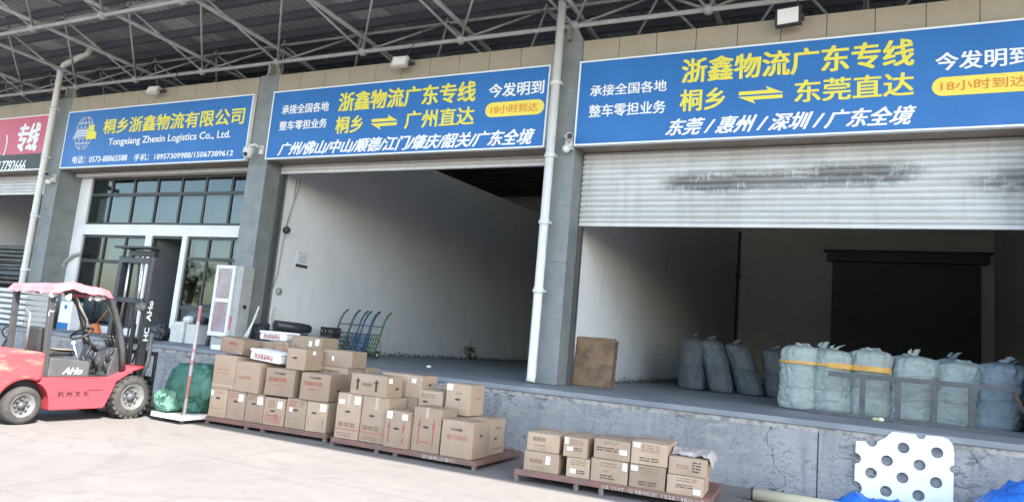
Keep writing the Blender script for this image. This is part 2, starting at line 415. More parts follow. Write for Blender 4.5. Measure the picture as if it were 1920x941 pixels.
def solo(name, mb, m, org, label, cat, group=None, **k):
    """a thing that is one mesh, origin at org"""
    T = Matrix.Translation(Vector(org)); mb.bm.transform(T.inverted())
    o = obj(name, mb, m, **k); o.location = org; WM[o.name] = T
    name_clean(o, label, cat, group); return o
def struct(name, mb, m, **k):
    o = obj(name, mb, m, **k); o['kind'] = 'structure'; return o

_tcache = {}
def glyphs(body, bold=0.0):
    key = (body, bold)
    if key not in _tcache:
        c = bpy.data.curves.new('t', 'FONT'); c.body = body; c.offset = bold; c.resolution_u = 3; c.fill_mode = 'FRONT'
        o = bpy.data.objects.new('t', c); C.objects.link(o)
        dg = bpy.context.evaluated_depsgraph_get(); dg.update()
        me = bpy.data.meshes.new_from_object(o.evaluated_get(dg))
        vs = [(v.co.x, v.co.y) for v in me.vertices]; fs = [tuple(p.vertices) for p in me.polygons]
        bpy.data.objects.remove(o); bpy.data.curves.remove(c); bpy.data.meshes.remove(me)
        x0 = min(v[0] for v in vs); x1 = max(v[0] for v in vs); y0 = min(v[1] for v in vs); y1 = max(v[1] for v in vs)
        _tcache[key] = ([((v[0] - x0) / (x1 - x0), (v[1] - y0) / (y1 - y0)) for v in vs], fs, (x1 - x0) / (y1 - y0))
    return _tcache[key]
def text_on(mb, body, o, u, v, bold=0.0, shear=0.0):
    """glyph outlines filling the parallelogram o + s*u + t*v; heavier strokes come from slightly shifted layers"""
    vs, fs, asp = glyphs(body); o, u, v = Vector(o), Vector(u), Vector(v)
    n = u.cross(v).normalized(); b = bold * v.length * 1.25; uu = u.normalized(); vv = v.normalized()
    sh = [(0, 0)] if bold <= 0 else [(-1, -.6), (1, -.6), (1, .6), (-1, .6), (-1, 0), (1, 0), (0, 0)]
    for k, (dx, dz) in enumerate(sh):
        q = o + uu * dx * b + vv * dz * b + n * (k * .0004)
        mb.raw([q + u * (a + shear * c) + v * c for a, c in vs], fs)
    return mb
# ------------------------------------------------------------------ setting
DZ = 1.08            # dock floor height
mb = MB(); mb.quad([(-260, -260, 0), (260, -260, 0), (260, 60, 0), (-260, 60, 0)])
struct('ground', mb, 'yard_concrete')

dock = thing('loading_dock', 'long raised concrete loading dock with cracked grey front wall', 'loading dock', (-10, 0, 0))
mb = MB(); mb.box(-34, 12, 0, 26.6, 0, .92); obj('dock_wall', mb, 'dock_render', dock)
mb = MB(); mb.box(-34, 12, -.025, 26.6, .99, DZ); obj('dock_floor', mb, 'dock_floor_paint', dock, bevel=.012)
mb = MB(); mb.box(-34, 12, .004, 26.55, .92, .99); obj('mortar_band', mb, 'mortar_band', dock)
for x in (-.33, -8.2, -16.2, -24.2):
    mb = MB(); mb.box(x - .008, x + .008, -.004, .1, 0.002, .918); obj('expansion_joint', mb, 'joint_black', dock)

# ------------------------------------------------------------------ warehouse
COLS = [-29.85, -21.72, -13.455, -5.28, 2.90, 11.1]      # pillar centre lines
bld = thing('warehouse_building', 'row of open warehouse bays with beige tiled parapet and slate pillars', 'warehouse', (-10, 1.5, DZ))
YF = 1.5
for i, cx in enumerate(COLS):
    mb = MB(); z = DZ; hs = [1.25, 1.12, 1.12, 1.12, 1.2, 1.13]
    for h in hs:
        mb.box(cx - .31, cx + .31, YF, YF + .78, z + .008, min(z + h - .008, 8.06)); z += h
    mb.box(cx - .30, cx + .30, YF + .01, YF + .77, DZ + .004, 8.03)
    pl = obj('pillar', mb, 'tile_slate', bld, bevel=.006)
    mb = MB()
    mb.prism([(cx - .27, 8.06), (cx + .27, 8.06), (cx + .13, 8.34), (cx - .13, 8.34)], 1, 1.62, 1.68)
    mb.box(cx - .03, cx + .03, 1.45, 1.85, 8.06, 8.34)
    obj('bracket', mb, 'bracket_grey', pl)
# partition walls behind every pillar
for i, cx in enumerate(COLS):
    if i == 4: continue
    mb = MB(); zt = (7.3, 8.35) if i != 3 else (8.0, 9.6); mb.prism([(YF + .79, DZ + .003), (26.5, DZ + .003), (26.5, zt[1]), (YF + .79, zt[0])], 0, cx - .27, cx + .27); obj('partition_wall', mb, 'plaster', bld)
mb = MB(); mb.box(5.95, 6.2, 2.9, 26.5, DZ + .003, 9.3); obj('partition_wall', mb, 'plaster', bld)
mb = MB(); mb.box(-34, 12, 26.51, 26.8, DZ + .003, 10.74); obj('back_wall', mb, 'plaster', bld)
for x0 in (-34.2, 12.0):
    mb = MB(); mb.box(x0, x0 + .2, 1.5, 26.8, 0, 10.0); obj('end_wall', mb, 'plaster', bld)
# lintel + tiled parapet over each opening
for a, b in zip(COLS, COLS[1:]):
    mb = MB(); mb.box(a + .32, b - .32, YF + .07, 2.28, 5.80, 7.98); obj('lintel', mb, 'soffit_brown', bld)
    mb = MB(); n = 10; w0 = (b - a - .64) / n
    for k in range(n):
        x = a + .32 + k * w0
        mb.box(x + .006, x + w0 - .006, YF, YF + .06, 5.82, 6.88); mb.box(x + .006, x + w0 - .006, YF, YF + .06, 6.892, 8.0)
    obj('parapet_tiles', mb, 'tile_beige', bld)
# roller shutters: ribbed slats
def shutter(x0, x1, zb, zt, y, m, pitch=.108):
    mb = MB(); n = max(1, int(round((zt - zb) / pitch))); p = (zt - zb) / n; prof = []
    for k in range(n):
        for j in range(10):
            t = j / 10; zz = zb + (k + t) * p
            prof.append((zz, y - .042 * math.sin(math.pi * t / .80) if t < .8 else y + .022))
    prof.append((zt, y))
    for (z0, y0), (z1, y1) in zip(prof, prof[1:]):
        mb.quad([(x0, y0, z0), (x1, y0, z0), (x1, y1, z1), (x0, y1, z1)])
    for (xa, xb) in ((x0, x1),):
        mb.quad([(xa, y + .03, zb), (xb, y + .03, zb), (xb, y + .03, zt), (xa, y + .03, zt)])
        mb.quad([(xa, y, zb), (xb, y, zb), (xb, y + .03, zb), (xa, y + .03, zb)])
    bmesh.ops.remove_doubles(mb.bm, verts=mb.bm.verts, dist=.0002)
    sh = obj('roller_shutter', mb, m, bld)
    mb = MB(); mb.box(x0, x1, y - .035, y + .045, zb - .075, zb - .003); obj('bottom_bar', mb, 'shutter_paint', sh, bevel=.008)
    return sh
shutter(-4.95, 2.57, 4.34, 5.78, 2.02, 'shutter_dirty')
shutter(-13.12, -5.61, 5.63, 5.78, 2.02, 'shutter_paint')
shutter(-21.38, -13.79, 5.74, 5.79, 2.02, 'shutter_paint', .05)
shutter(-29.5, -22.05, 5.22, 5.78, 2.02, 'shutter_paint')
shutter(3.24, 10.77, 1.2, 5.78, 2.02, 'shutter_paint')
# shutter guide rails
for x in (-13.10, -5.64, -4.93, 2.55, -29.5, -22.08):
    mb = MB(); mb.box(x - .045, x + .045, 2.0, 2.12, DZ + .003, 5.5 if x < -5 else 4.25); obj('guide_rail', mb, 'lift_grey', bld)
# back shutter of the right bay, closed, with its drum housing
mb = MB(); mb.box(-.7, 5.42, 26.30, 26.5, DZ + .01, 7.2)
for k in range(56): mb.box(-.68, 5.40, 26.285, 26.298, DZ + .05 + k * .109, DZ + .13 + k * .109)
bs = obj('back_shutter', mb, 'back_door_grey', bld)
mb = MB(); mb.box(-.95, 5.7, 25.9, 26.28, 7.22, 7.68); mb.box(-1.1, 5.85, 25.86, 26.49, 7.69, 7.76); obj('drum_housing', mb, 'back_door_grey', bs, bevel=.02)
# pipe on the left wall of the right bay
mb = MB(); mb.tube([(-4.93, 24.9, DZ + .01), (-4.93, 24.9, 8.4)], .07); mb.box(-5.0, -4.83, 24.7, 25.1, 6.1, 6.3); obj('riser_pipe', mb, 'steel_grey', bld)

# ---- office front in the second bay
ofx0, ofx1, YW = -21.42, -13.76, 2.2
mb = MB()
mb.box(ofx0, -20.92, YW, YW + .22, DZ + .003, 5.72)            # left panel
mb.box(-20.919, ofx1, YW, YW + .22, 3.93, 4.24)               # beam
mb.box(-20.919, ofx1, YW, YW + .22, 5.68, 5.72)
mb.box(-18.10, -17.84, YW, YW + .22, DZ + .003, 3.929)
mb.box(-16.60, -16.42, YW, YW + .22, DZ + .003, 3.929)
mb.box(-20.919, -18.101, YW, YW + .22, DZ + .003, 1.28)
mb.box(-16.419, ofx1, YW, YW + .22, DZ + .003, 1.35)
mb.box(-13.95, ofx1, YW + .005, YW + .21, 1.36, 3.92)
obj('office_wall', mb, 'render_white', bld)
def window(x0, x1, z0, z1, xs, zs):
    mb = MB(); y0, y1 = YW + .05, YW + .12; t = .045
    mb.box(x0, x1, y0, y1, z0, z0 + t * 1.4); mb.box(x0, x1, y0, y1, z1 - t * 1.4, z1)
    mb.box(x0, x0 + t * 1.3, y0 + .002, y1 - .002, z0 + .064, z1 - .064); mb.box(x1 - t * 1.3, x1, y0 + .002, y1 - .002, z0 + .064, z1 - .064)
    for x in xs: mb.box(x - t * .8, x + t * .8, y0 + .004, y1 - .004, z0 + .064, z1 - .064)
    for z in zs: mb.box(x0 + .06, x1 - .06, y0 - .006, y1 - .012, z - t, z + t)
    wn = obj('window', mb, 'frame_dark', bld)
    mb = MB()
    xx = [x0 + .03] + list(xs) + [x1 - .03]; zz = [z0 + .03] + list(zs) + [z1 - .03]
    for xa, xb in zip(xx, xx[1:]):
        for za, zb in zip(zz, zz[1:]):
            ty = random.uniform(-.006, .006); tz = random.uniform(-.008, .008)
            yy = YW + .085
            mb.quad([(xa, yy - ty, za), (xb, yy + ty, za), (xb, yy + ty + tz, zb), (xa, yy - ty + tz, zb)])
    obj('pane', mb, 'window_glass', wn, normals=False)
window(-20.9, -13.78, 4.25, 5.67, [-20.0, -19.0, -18.0, -17.0, -16.05, -15.05, -14.3], [5.15])
window(-20.9, -18.105, 1.285, 3.92, [-19.95, -19.0], [3.15])
window(-16.41, -13.955, 1.355, 3.92, [-15.62, -14.76], [3.32, 1.99])
mb = MB(); mb.box(-17.84, -17.79, YW + .04, YW + .16, DZ + .004, 3.92); mb.box(-16.65, -16.60, YW + .04, YW + .16, DZ + .004, 3.92); mb.box(-17.789, -16.651, YW + .04, YW + .16, 3.86, 3.92)
dr = obj('door', mb, 'frame_dark', bld)
mb = MB(); Mx = Matrix.Translation((-17.78, YW + .16, 0)) @ Matrix.Rotation(R(64), 4, 'Z')
mb.box(0, 1.1, 0, .05, DZ + .02, 3.84, Mx); obj('door_leaf', mb, 'door_dark', dr)
mb = MB(); mb.box(.95, 1.0, -.04, 0, 2.0, 2.3, Mx); obj('handle', mb, 'steel_bright', dr)
# office room behind (back wall, ceiling, blinds)
mb = MB(); mb.box(-21.44, -13.73, 8.0, 8.1, DZ + .003, 5.9); mb.box(-21.44, -13.73, 2.5, 7.99, 5.85, 5.95); obj('office_room', mb, 'cabinet_grey', bld)
mb = MB()
for xa, xb in ((-20.8, -19.1), (-16.3, -14.2)):
    x = xa
    while x < xb: mb.box(x, x + .10, YW + .30, YW + .31, 1.4, 2.05 if xa < -18 else 2.6); x += .115
obj('blind', mb, 'plastic_white', bld)
mb = MB(); mb.box(-20.85, -13.8, YW + .30, YW + .33, 4.28, 5.12); obj('frosted_panel', mb, 'film_grey', bld)
mb = MB(); mb.box(-16.38, -14.0, YW + .26, YW + .285, 3.36, 3.90); mb.box(-20.0, -18.2, YW + .26, YW + .285, 3.2, 3.90); obj('frosted_panel', mb, 'film_grey', bld)

# ------------------------------------------------------------------ canopy roof on a pipe space frame
can = thing('canopy_roof', 'grey steel canopy roof with pipe space frame above the bays', 'canopy', (-10, 1.65, 8.4))
PX, PY, SL = 2.72, 2.95, .07
def zb(y): return 8.43 + (SL * (1.65 - y) if y < 1.65 else .03 * (y - 1.65))
XI = list(range(-9, 5)); YJ = list(range(-4, 4))        # node columns and rows (row 0 stands over the pillars)
def bn(i, j): y = 1.65 - PY * j; return Vector((-5.25 + PX * i, y, zb(y)))
def tn(i, j): y = 1.65 - PY * (j - .5); return Vector((-5.25 + PX * (i + .5), y, zb(y) + 1.22))
near = (0, 1)
for j in YJ[1:-1]:
    mb = MB(); mb.tube([bn(XI[0], j), bn(XI[-1], j)], .052 if j in near else .045, 8); obj('bottom_chord', mb, 'truss_paint', can)
for i in XI:
    mb = MB(); mb.tube([bn(i, YJ[1]), bn(i, YJ[-2])], .052, 8); obj('cross_chord', mb, 'truss_paint', can)
for j in YJ[1:]:
    mb = MB(); mb.tube([tn(XI[0] - 1, j), tn(XI[-1], j)], .042, 6); obj('top_chord', mb, 'truss_paint', can)
for i in [XI[0] - 1] + XI:
    mb = MB(); mb.tube([tn(i, YJ[1]), tn(i, YJ[-1])], .042, 6); obj('top_cross_chord', mb, 'truss_paint', can)
nodes_mb, web_mb = MB(), MB()
for j in YJ[1:-1]:
    for i in XI:
        p = bn(i, j)
        show = j in near and i <= 3
        if show:
            mb = MB(); mb.sphere(p, .11, 12, 8); obj('node_ball', mb, 'truss_paint', can)
        else: nodes_mb.sphere(p, .10, 8, 6)
        for a, b in ((0, 0), (-1, 0), (0, 1), (-1, 1)):
            q = tn(i + a, j + b); d = (q - p).normalized()
            if show and i >= -8:
                mb = MB(); mb.tube([p + d * .09, q], [.03, .03], 7)
                obj('web_strut', mb, 'truss_paint', can)
            else: web_mb.tube([p, q], .032, 6)
for j in YJ[1:]:
    for i in [XI[0] - 1] + XI: nodes_mb.sphere(tn(i, j), .085, 8, 6)
o = obj('far_node_balls', nodes_mb, 'truss_paint', can); o['kind'] = 'stuff'
o = obj('far_web_struts', web_mb, 'truss_paint', can); o['kind'] = 'stuff'
# roof sheet: ribbed, with narrow strips in a paler grey at intervals
YA, YB = -7.9, 26.9
def zr(y): return zb(y) + 1.22 + .36
def sheet(xa, xb, m):
    mb = MB(); x = xa; pts = []
    while x < xb - 1e-4:
        for dx, dz in ((0, 0), (.03, .035), (.09, .035), (.12, 0)):
            if x + dx < xb: pts.append((x + dx, dz))
        x += .25
    pts.append((xb, 0))
    for (p, q) in zip(pts, pts[1:]):
        for (ya, yb) in ((YA, 1.65), (1.65, YB)): mb.quad([(p[0], ya, zr(ya) + p[1]), (q[0], ya, zr(ya) + q[1]), (q[0], yb, zr(yb) + q[1]), (p[0], yb, zr(yb) + p[1])])
    for (ya, yb) in ((YA, 1.65), (1.65, YB)): mb.quad([(xa, ya, zr(ya) + .09), (xb, ya, zr(ya) + .09), (xb, yb, zr(yb) + .09), (xa, yb, zr(yb) + .09)])
    return mb
xx = -36.0; k = 0
while xx < 14:
    wd = 2.5 if k % 3 else 1.0
    obj('roof_sheet', sheet(xx, min(xx + wd, 14), 0), 'roof_sheet' if k % 3 else 'roof_sheet_pale', can, normals=False); xx += wd; k += 1
y = YA + .1; k = 0
while y < YB:
    z = zr(y) - .015
    mb = MB(); mb.box(-36, 14, y - .035, y + .035, z - .2, z); mb.box(-36, 14, y + .0355, y + .10, z - .2, z - .185); obj('purlin', mb, 'purlin_grey', can); y += PY / 3
# posts carrying the purlins on the frame
mb = MB()
for j in YJ[1:]:
    for i in [XI[0] - 1] + XI:
        t = tn(i, j); mb.tube([t, (t.x, t.y, zr(t.y) - .2)], .04, 6)
o = obj('purlin_posts', mb, 'truss_paint', can); o['kind'] = 'stuff'
# ------------------------------------------------------------------ across the yard (mirrored in the office windows)
mb = MB(); x = -100.0
mb.box(-110, -26, -36, -35.8, 0, 2.9)
for k in range(120): mb.box(-110 + k * .7, -109.7 + k * .7, -35.8, -35.75, 0, 2.9)
solo('boundary_wall', mb, 'render_white', (-68, -35.9, 0), 'pale ribbed boundary wall across the yard, mirrored in the office windows', 'wall')
def tree(x, y, h, r, seed, label):
    rnd = random.Random(seed); t = thing('leafy_tree', label, 'tree', (x, y, 0), group='trees mirrored in the office windows')
    mb = MB(); mb.tube([(x, y, 0), (x + .1, y, h * .3), (x - .1, y + .1, h * .6)], [.22, .17, .08], 8)
    for k in range(5):
        a = k * 1.3; mb.tube([(x, y, h * .35), (x + math.cos(a) * r * .6, y + math.sin(a) * r * .6, h * .62)], [.1, .04], 5)
    obj('trunk', mb, 'bark', t)
    mb = MB(); cl = [(Vector((rnd.gauss(0, r * .45), rnd.gauss(0, r * .45), rnd.uniform(h * .38, h * .9)))) for _ in range(26)]
    for c in cl:
        for _ in range(70):
            p = Vector((x, y, 0)) + c + Vector((rnd.gauss(0, .42), rnd.gauss(0, .42), rnd.gauss(0, .36)))
            u = Vector((rnd.uniform(-1, 1), rnd.uniform(-1, 1), rnd.uniform(-.6, .6))).normalized() * .17; v = u.orthogonal().normalized() * .11
            mb.quad([p - u, p + v, p + u, p - v])
    obj('crown', mb, 'leaf', t, normals=False)
for k, (x, y, h) in enumerate([(-40, -40, 7.5), (-46, -41, 8.6), (-52, -39.5, 7.2), (-58, -42, 9), (-65, -40, 8)]):
    tree(x, y, h, 2.6, 50 + k, ['round leafy tree nearest the yard end of the pale wall', 'tall leafy tree second along behind the pale wall', 'shortest leafy tree in the middle of the row behind the wall', 'tallest broad leafy tree behind the pale wall', 'leafy tree at the far end of the row behind the wall'][k])
# ------------------------------------------------------------------ shop signs
YS = 1.40
class Sign:
    def __init__(s, x0, x1, z0, z1, label, face='sign_blue'):
        s.t = thing('shop_sign', label, 'sign', ((x0 + x1) / 2, YS, z0), group='shop signs over the bays')
        mb = MB(); mb.box(x0 + .03, x1 - .03, YS, YS + .099, z0 + .03, z1 - .03); obj('panel', mb, face, s.t)
        mb = MB(); e = .032
        mb.box(x0, x1, YS - .012, YS + .095, z0, z0 + e); mb.box(x0, x1, YS - .012, YS + .095, z1 - e, z1)
        mb.box(x0, x0 + e, YS - .012, YS + .095, z0 + e + .001, z1 - e - .001); mb.box(x1 - e, x1, YS - .012, YS + .095, z0 + e + .001, z1 - e - .001)
        obj('edge_trim', mb, 'sign_edge', s.t)
        s.y = YS - .005
    def place(s, bl, tr):
        a = P(*bl, 1, YS); b = P(*tr, 1, YS); return a.x, a.z, b.x - a.x, b.z - a.z
    def text(s, body, bl, tr, m, bold=.02, shear=0.0, name='lettering'):
        x, z, w, h = s.place(bl, tr); mb = MB()
        if shear: w = w - shear
        text_on(mb, body, (x, s.y, z), (w, 0, 0), (0, 0, h), bold, shear / w if shear else 0)
        return obj(name, mb, m, s.t, normals=False)
    def poly(s, pts, m, name, dy=0.0):
        mb = MB(); mb.quad([(p[0], s.y - dy, p[1]) for p in pts]); return obj(name, mb, m, s.t, normals=False)
    def arrows(s, bl, tr):
        x, z, w, h = s.place(bl, tr)
        T = lambda a, b: (x + a * w, s.y, z + b * h)
        mb = MB()
        mb.quad([T(.02, .55), T(1.0, .55), T(.60, 1.0), T(.66, .76), T(.02, .76)])
        mb.quad([T(.98, .45), T(.0, .45), T(.40, .0), T(.34, .24), T(.98, .24)])
        obj('double_arrow', mb, 'sign_yellow', s.t, normals=False)
    def pill(s, bl, tr, tbl, ttr):
        x, z, w, h = s.place(bl, tr); r = h / 2; pts = []
        for k in range(13): a = R(90 + 15 * k); pts.append((x + r + r * math.cos(a), z + r + r * math.sin(a)))
        for k in range(13): a = R(-90 + 15 * k); pts.append((x + w - r + r * math.cos(a), z + r + r * math.sin(a)))
        o = s.poly(pts, 'sign_pill', 'pill_badge')
        x, z, w, h = s.place(tbl, ttr); mb = MB(); text_on(mb, '18小时到达', (x, s.y - .003, z), (w, 0, 0), (0, 0, h), .012)
        obj('badge_lettering', mb, 'sign_orange', o, normals=False)
ZS0, ZS1 = 5.765, 7.515
f5 = lambda x, y: (x / 2.768, y / 2.768)
f6 = lambda x, y: (500 + x / 3.2, 80 + y / 3.2)
f7 = lambda x, y: (1040 + x / 2.1386, y / 2.1386)
f0 = lambda x, y: (x / 2.6125, 200 + y / 2.6125)
s1 = Sign(-21.28, -13.79, ZS0, ZS1, 'blue company sign with white globe logo and phone numbers over the office')
s1.text('桐乡浙鑫物流有限公司', f5(534, 697), f5(1276, 556), 'sign_yellow', .022)
s1.text('Tongxiang Zhexin Logistics Co., Ltd.', f5(560, 765), f5(1200, 676), 'sign_white', .02)
s1.text('电话：0573-88865588', f5(374, 850), f5(664, 797), 'sign_white', .02)
s1.text('手机：18957309988/15067389612', f5(694, 836), f5(1213, 774), 'sign_white', .02)
# globe emblem: meridians above and below, speed lines across, small yellow lorry
gx, gz, _, _ = s1.place(f5(437, 692), f5(500, 600)); RX, RZ = .40, .50
mb = MB(); yg = s1.y
def strip(pts, wd):
    for (a, b) in zip(pts, pts[1:]):
        d = Vector((b[0] - a[0], b[1] - a[1])).normalized(); n = Vector((-d.y, d.x)) * wd / 2; e = d * wd * .3
        mb.quad([(gx + a[0] - n.x - e.x, yg, gz + a[1] - n.y - e.y), (gx + b[0] - n.x + e.x, yg, gz + b[1] - n.y + e.y), (gx + b[0] + n.x + e.x, yg, gz + b[1] + n.y + e.y), (gx + a[0] + n.x - e.x, yg, gz + a[1] + n.y - e.y)])
for sgn in (1, -1):
    for fx in (-1, -.5, 0.0001, .5, 1):
        strip([(RX * fx * math.cos(R(a)), sgn * RZ * math.sin(R(a))) for a in range(18, 91, 9)], .028)
    strip([(-RX * .78, sgn * RZ * .62), (RX * .78, sgn * RZ * .62)], .026)
    strip([(-RX * .96, sgn * RZ * .3), (RX * .96, sgn * RZ * .3)], .03)
for k, zz in enumerate((-.14, -.085, -.028, .028, .085, .14)):
    strip([(-RX * 1.2 + .03 * k, zz), (RX * .45, zz)], .03)
obj('globe_emblem', mb, 'sign_white', s1.t, normals=False)
yg = s1.y - .003; mb = MB()
T = lambda a, b: (gx + a, yg, gz + b)
mb.quad([T(.13, -.20), T(.58, -.20), T(.58, -.02), T(.45, .06), T(.13, .06)]); mb.quad([T(.20, .07), T(.44, .07), T(.44, .24), T(.20, .24)])
obj('lorry_emblem', mb, 'sign_yellow', s1.t, normals=False)

s2 = Sign(-13.12, -5.60, ZS0, ZS1, 'blue sign reading 广州直达 over the middle open bay')
s2.text('承接全国各地', f6(90, 433), f6(377, 354), 'sign_white', .02)
s2.text('整车零担业务', f6(75, 529), f6(365, 454), 'sign_white', .02)
s2.text('浙鑫物流广东专线', f6(430, 416), f6(1260, 230), 'sign_yellow', .024)
s2.text('桐乡', f6(410, 547), f6(582, 436), 'sign_yellow', .022)
s2.text('广州直达', f6(827, 518), f6(1250, 384), 'sign_yellow', .022)
s2.arrows(f6(620, 528), f6(792, 428))
s2.text('今发明到', f6(1332, 333), f6(1668, 224), 'sign_white', .022)
s2.pill(f6(1308, 452), f6(1670, 338), f6(1345, 430), f6(1628, 358))
s2.text('广州/佛山/中山/顺德/江门/肇庆/韶关/广东全境', f6(64, 680), f6(1618, 514), 'sign_white', .026, shear=.12)

s3 = Sign(-4.965, 2.585, ZS0, ZS1, 'blue sign reading 东莞直达 over the half closed shutter')
s3.text('承接全国各地', f7(142, 389), f7(450, 320), 'sign_white', .016)
s3.text('整车零担业务', f7(137, 473), f7(446, 402), 'sign_white', .016)
s3.text('浙鑫物流广东专线', f7(510, 336), f7(1440, 154), 'sign_yellow', .022)
s3.text('桐乡', f7(502, 448), f7(684, 350), 'sign_yellow', .020)
s3.text('东莞直达', f7(963, 413), f7(1440, 289), 'sign_yellow', .020)
s3.arrows(f7(733, 422), f7(920, 340))
s3.text('今发明到', f7(1528, 286), f7(1912, 184), 'sign_white', .020)
s3.pill(f7(1512, 389), f7(1935, 284), f7(1548, 368), f7(1897, 303))
s3.text('东莞 / 惠州 / 深圳 / 广东全境', f7(442, 546), f7(1456, 422), 'sign_white', .024, shear=.13)

s0 = Sign(-29.4, -22.16, ZS0, ZS1, 'pink and black sign at the far left edge beside the white drainpipe', 'sign_pink')
mb = MB(); mb.box(-29.36, -22.2, YS - .004, YS - .001, ZS0 + .035, ZS0 + .52); obj('phone_band', mb, 'sign_black', s0.t)
s0.y = YS - .008
s0.text('专线', f0(72, 222), f0(208, 78), 'sign_white', .03, shear=.1)
s0.text('）', f0(16, 240), f0(44, 140), 'sign_white', .02)
s0.text('专', f0(-60, 240), f0(8, 135), 'sign_white', .02)
s0.text('17792666', f0(-10, 318), f0(133, 261), 'sign_white', .02, shear=.04)

# ------------------------------------------------------------------ drainpipes
def pipe(path, label, zs):
    t = thing('drainpipe', label, 'drainpipe', path[-1], group='white drainpipes on the pillars')
    mb = MB(); mb.tube(path, .088, 14); obj('pipe', mb, 'pvc_white', t)
    for z, pt in zs:
        mb = MB(); mb.tube([(pt[0], pt[1], z - .06), (pt[0], pt[1], z + .06)], .099, 14)
        mb.box(pt[0] - .12, pt[0] + .12, pt[1] - .015, pt[1] + .11, z - .018, z + .018); obj('pipe_collar', mb, 'pvc_white', t)
px, py = -5.40, 1.26
pipe([(px - .0, py, 9.3), (px, py, DZ + .12), (px + .0, py - .03, DZ + .02)], 'tall white drainpipe on the pillar between the two open bays', [(z, (px, py)) for z in (2.85, 4.2, 5.55, 7.05)])
px = -21.85
pipe([(-21.05, 1.62, 9.8), (-21.08, 1.5, 9.36), (-21.2, 1.42, 9.28), (-21.72, 1.27, 9.0), (px, 1.26, 8.85), (px, 1.26, 5.0), (px, 1.26, DZ + .02)], 'white drainpipe with a cranked top beside the pink sign', [(z, (px, 1.26)) for z in (2.7, 4.3, 6.1, 7.6)])

# ------------------------------------------------------------------ floodlights on the parapet
def flood(x, z, yaw, pitch, label, case, w=.40, h=.27):
    t = thing('floodlight', label, 'floodlight', (x, 1.25, z), group='floodlights along the parapet')
    Mx = Matrix.Translation((x, 1.24, z)) @ Matrix.Rotation(yaw, 4, 'Z') @ Matrix.Rotation(pitch, 4, 'X')
    mb = MB(); mb.box(-w / 2, w / 2, -.05, .05, -h / 2, h / 2, Mx)
    for k in range(7): mb.box(-w / 2 + .03 + k * (w - .08) / 6, -w / 2 + .045 + k * (w - .08) / 6, .051, .09, -h / 2 + .03, h / 2 - .03, Mx)
    obj('housing', mb, case, t, bevel=.012)
    mb = MB(); mb.box(-w / 2 + .045, w / 2 - .045, -.056, -.0505, -h / 2 + .035, h / 2 - .035, Mx); obj('lens', mb, 'lamp_glass', t)
    mb = MB()
    for sx in (-1, 1): mb.bar(Mx @ Vector((sx * (w / 2 + .012), 0, 0)), (x + sx * (w / 2 + .012), 1.42, z + .05), .022, .03)
    mb.box(x - w / 2 - .03, x + w / 2 + .03, 1.42, 1.50, z + .02, z + .08); obj('bracket', mb, 'steel_grey', t)
    return t
def wire(path, label, r=.012):
    mb = MB(); mb.tube(path, r, 5); return solo('power_cable', mb, 'steel_grey', path[0], label, 'cable', group='cables above the parapet')
flood(-17.45, 7.84, R(10), R(-28), 'small floodlight above the company sign tilted down', 'lamp_case', .36, .24)
flood(-9.26, 7.86, R(4), R(-18), 'beige floodlight above the middle open bay sign', 'lamp_case')
flood(-1.05, 7.90, R(-8), R(4), 'white floodlight in a black frame over the right sign', 'lift_black', .44, .34)
wire([(-17.3, 1.44, 7.93), (-17.25, 1.44, 8.2), (-17.05, 1.5, 8.05), (-17.05, 1.6, 8.48)], 'looped cable rising from the floodlight over the company sign')
wire([(-9.26, 1.45, 7.95), (-9.26, 1.5, 8.2), (-8.95, 1.6, 8.75)], 'thin cable from the middle floodlight up to the roof frame')
wire([(-.95, 1.45, 7.96), (-.93, 1.5, 8.3), (-.92, 1.6, 8.6)], 'thin cable from the right black framed floodlight to the roof')

# ------------------------------------------------------------------ security cameras
def dome(x, z, label):
    t = thing('security_camera', label, 'security camera', (x, 1.3, z), group='dome security cameras on the pillars')
    mb = MB(); mb.box(x + .1, x + .22, 1.44, 1.5, z + .12, z + .34); mb.tube([(x + .16, 1.44, z + .27), (x + .08, 1.30, z + .33), (x, 1.2, z + .26)], .035, 8); obj('wall_arm', mb, 'paint_white', t)
    mb = MB(); mb.lathe([(0, .01), (0, .10), (.05, .125), (.14, .13), (.16, .12)], (x, 1.2, z + .24), (0, 0, -1), 18); obj('cap', mb, 'paint_white', t)
    mb = MB(); mb.sphere((x, 1.2, z + .06), .115, 16, 10); obj('dome', mb, 'paint_white', t)
    mb = MB(); mb.lathe([(0, .055), (.02, .05), (.025, .001)], (x + .02, 1.105, z + .04), (.2, -1, -.3), 12); obj('lens', mb, 'lift_black', t)
dome(-13.50, 5.80, 'white dome camera on the pillar beside the company sign')
def bullet(x, z, yaw, label, zb):
    t = thing('security_camera', label, 'security camera', (x, 1.3, z), group='bullet security cameras on the pillars')
    mb = MB(); mb.box(x - .08, x + .08, 1.42, 1.5, z - .15, z + .1); mb.tube([(x, 1.42, z), (x + .02, 1.28, z + .03)], .03, 8); obj('wall_arm', mb, 'paint_white', t)
    d = Vector((math.sin(yaw), -math.cos(yaw), -.25)).normalized(); o = Vector((x + .02, 1.28, z + .07)) - d * .12
    mb = MB(); mb.lathe([(0, .01), (0, .06), (.26, .062), (.30, .075), (.31, .06)], o, d, 14); obj('barrel', mb, 'paint_white', t)
    mb = MB(); mb.lathe([(0, .06), (.004, .001)], o + d * .30, d, 14); obj('lens', mb, 'lift_black', t)
    mb = MB(); mb.sphere((x - .02, 1.36, z - .16), .085, 12, 8); obj('junction_box', mb, 'paint_white', t)
bullet(-5.08, 5.86, R(35), 'white camera on the pillar by the right blue sign', 0)
bullet(-21.6, 5.52, R(50), 'white camera on the far left pillar under the sign corner', 0)
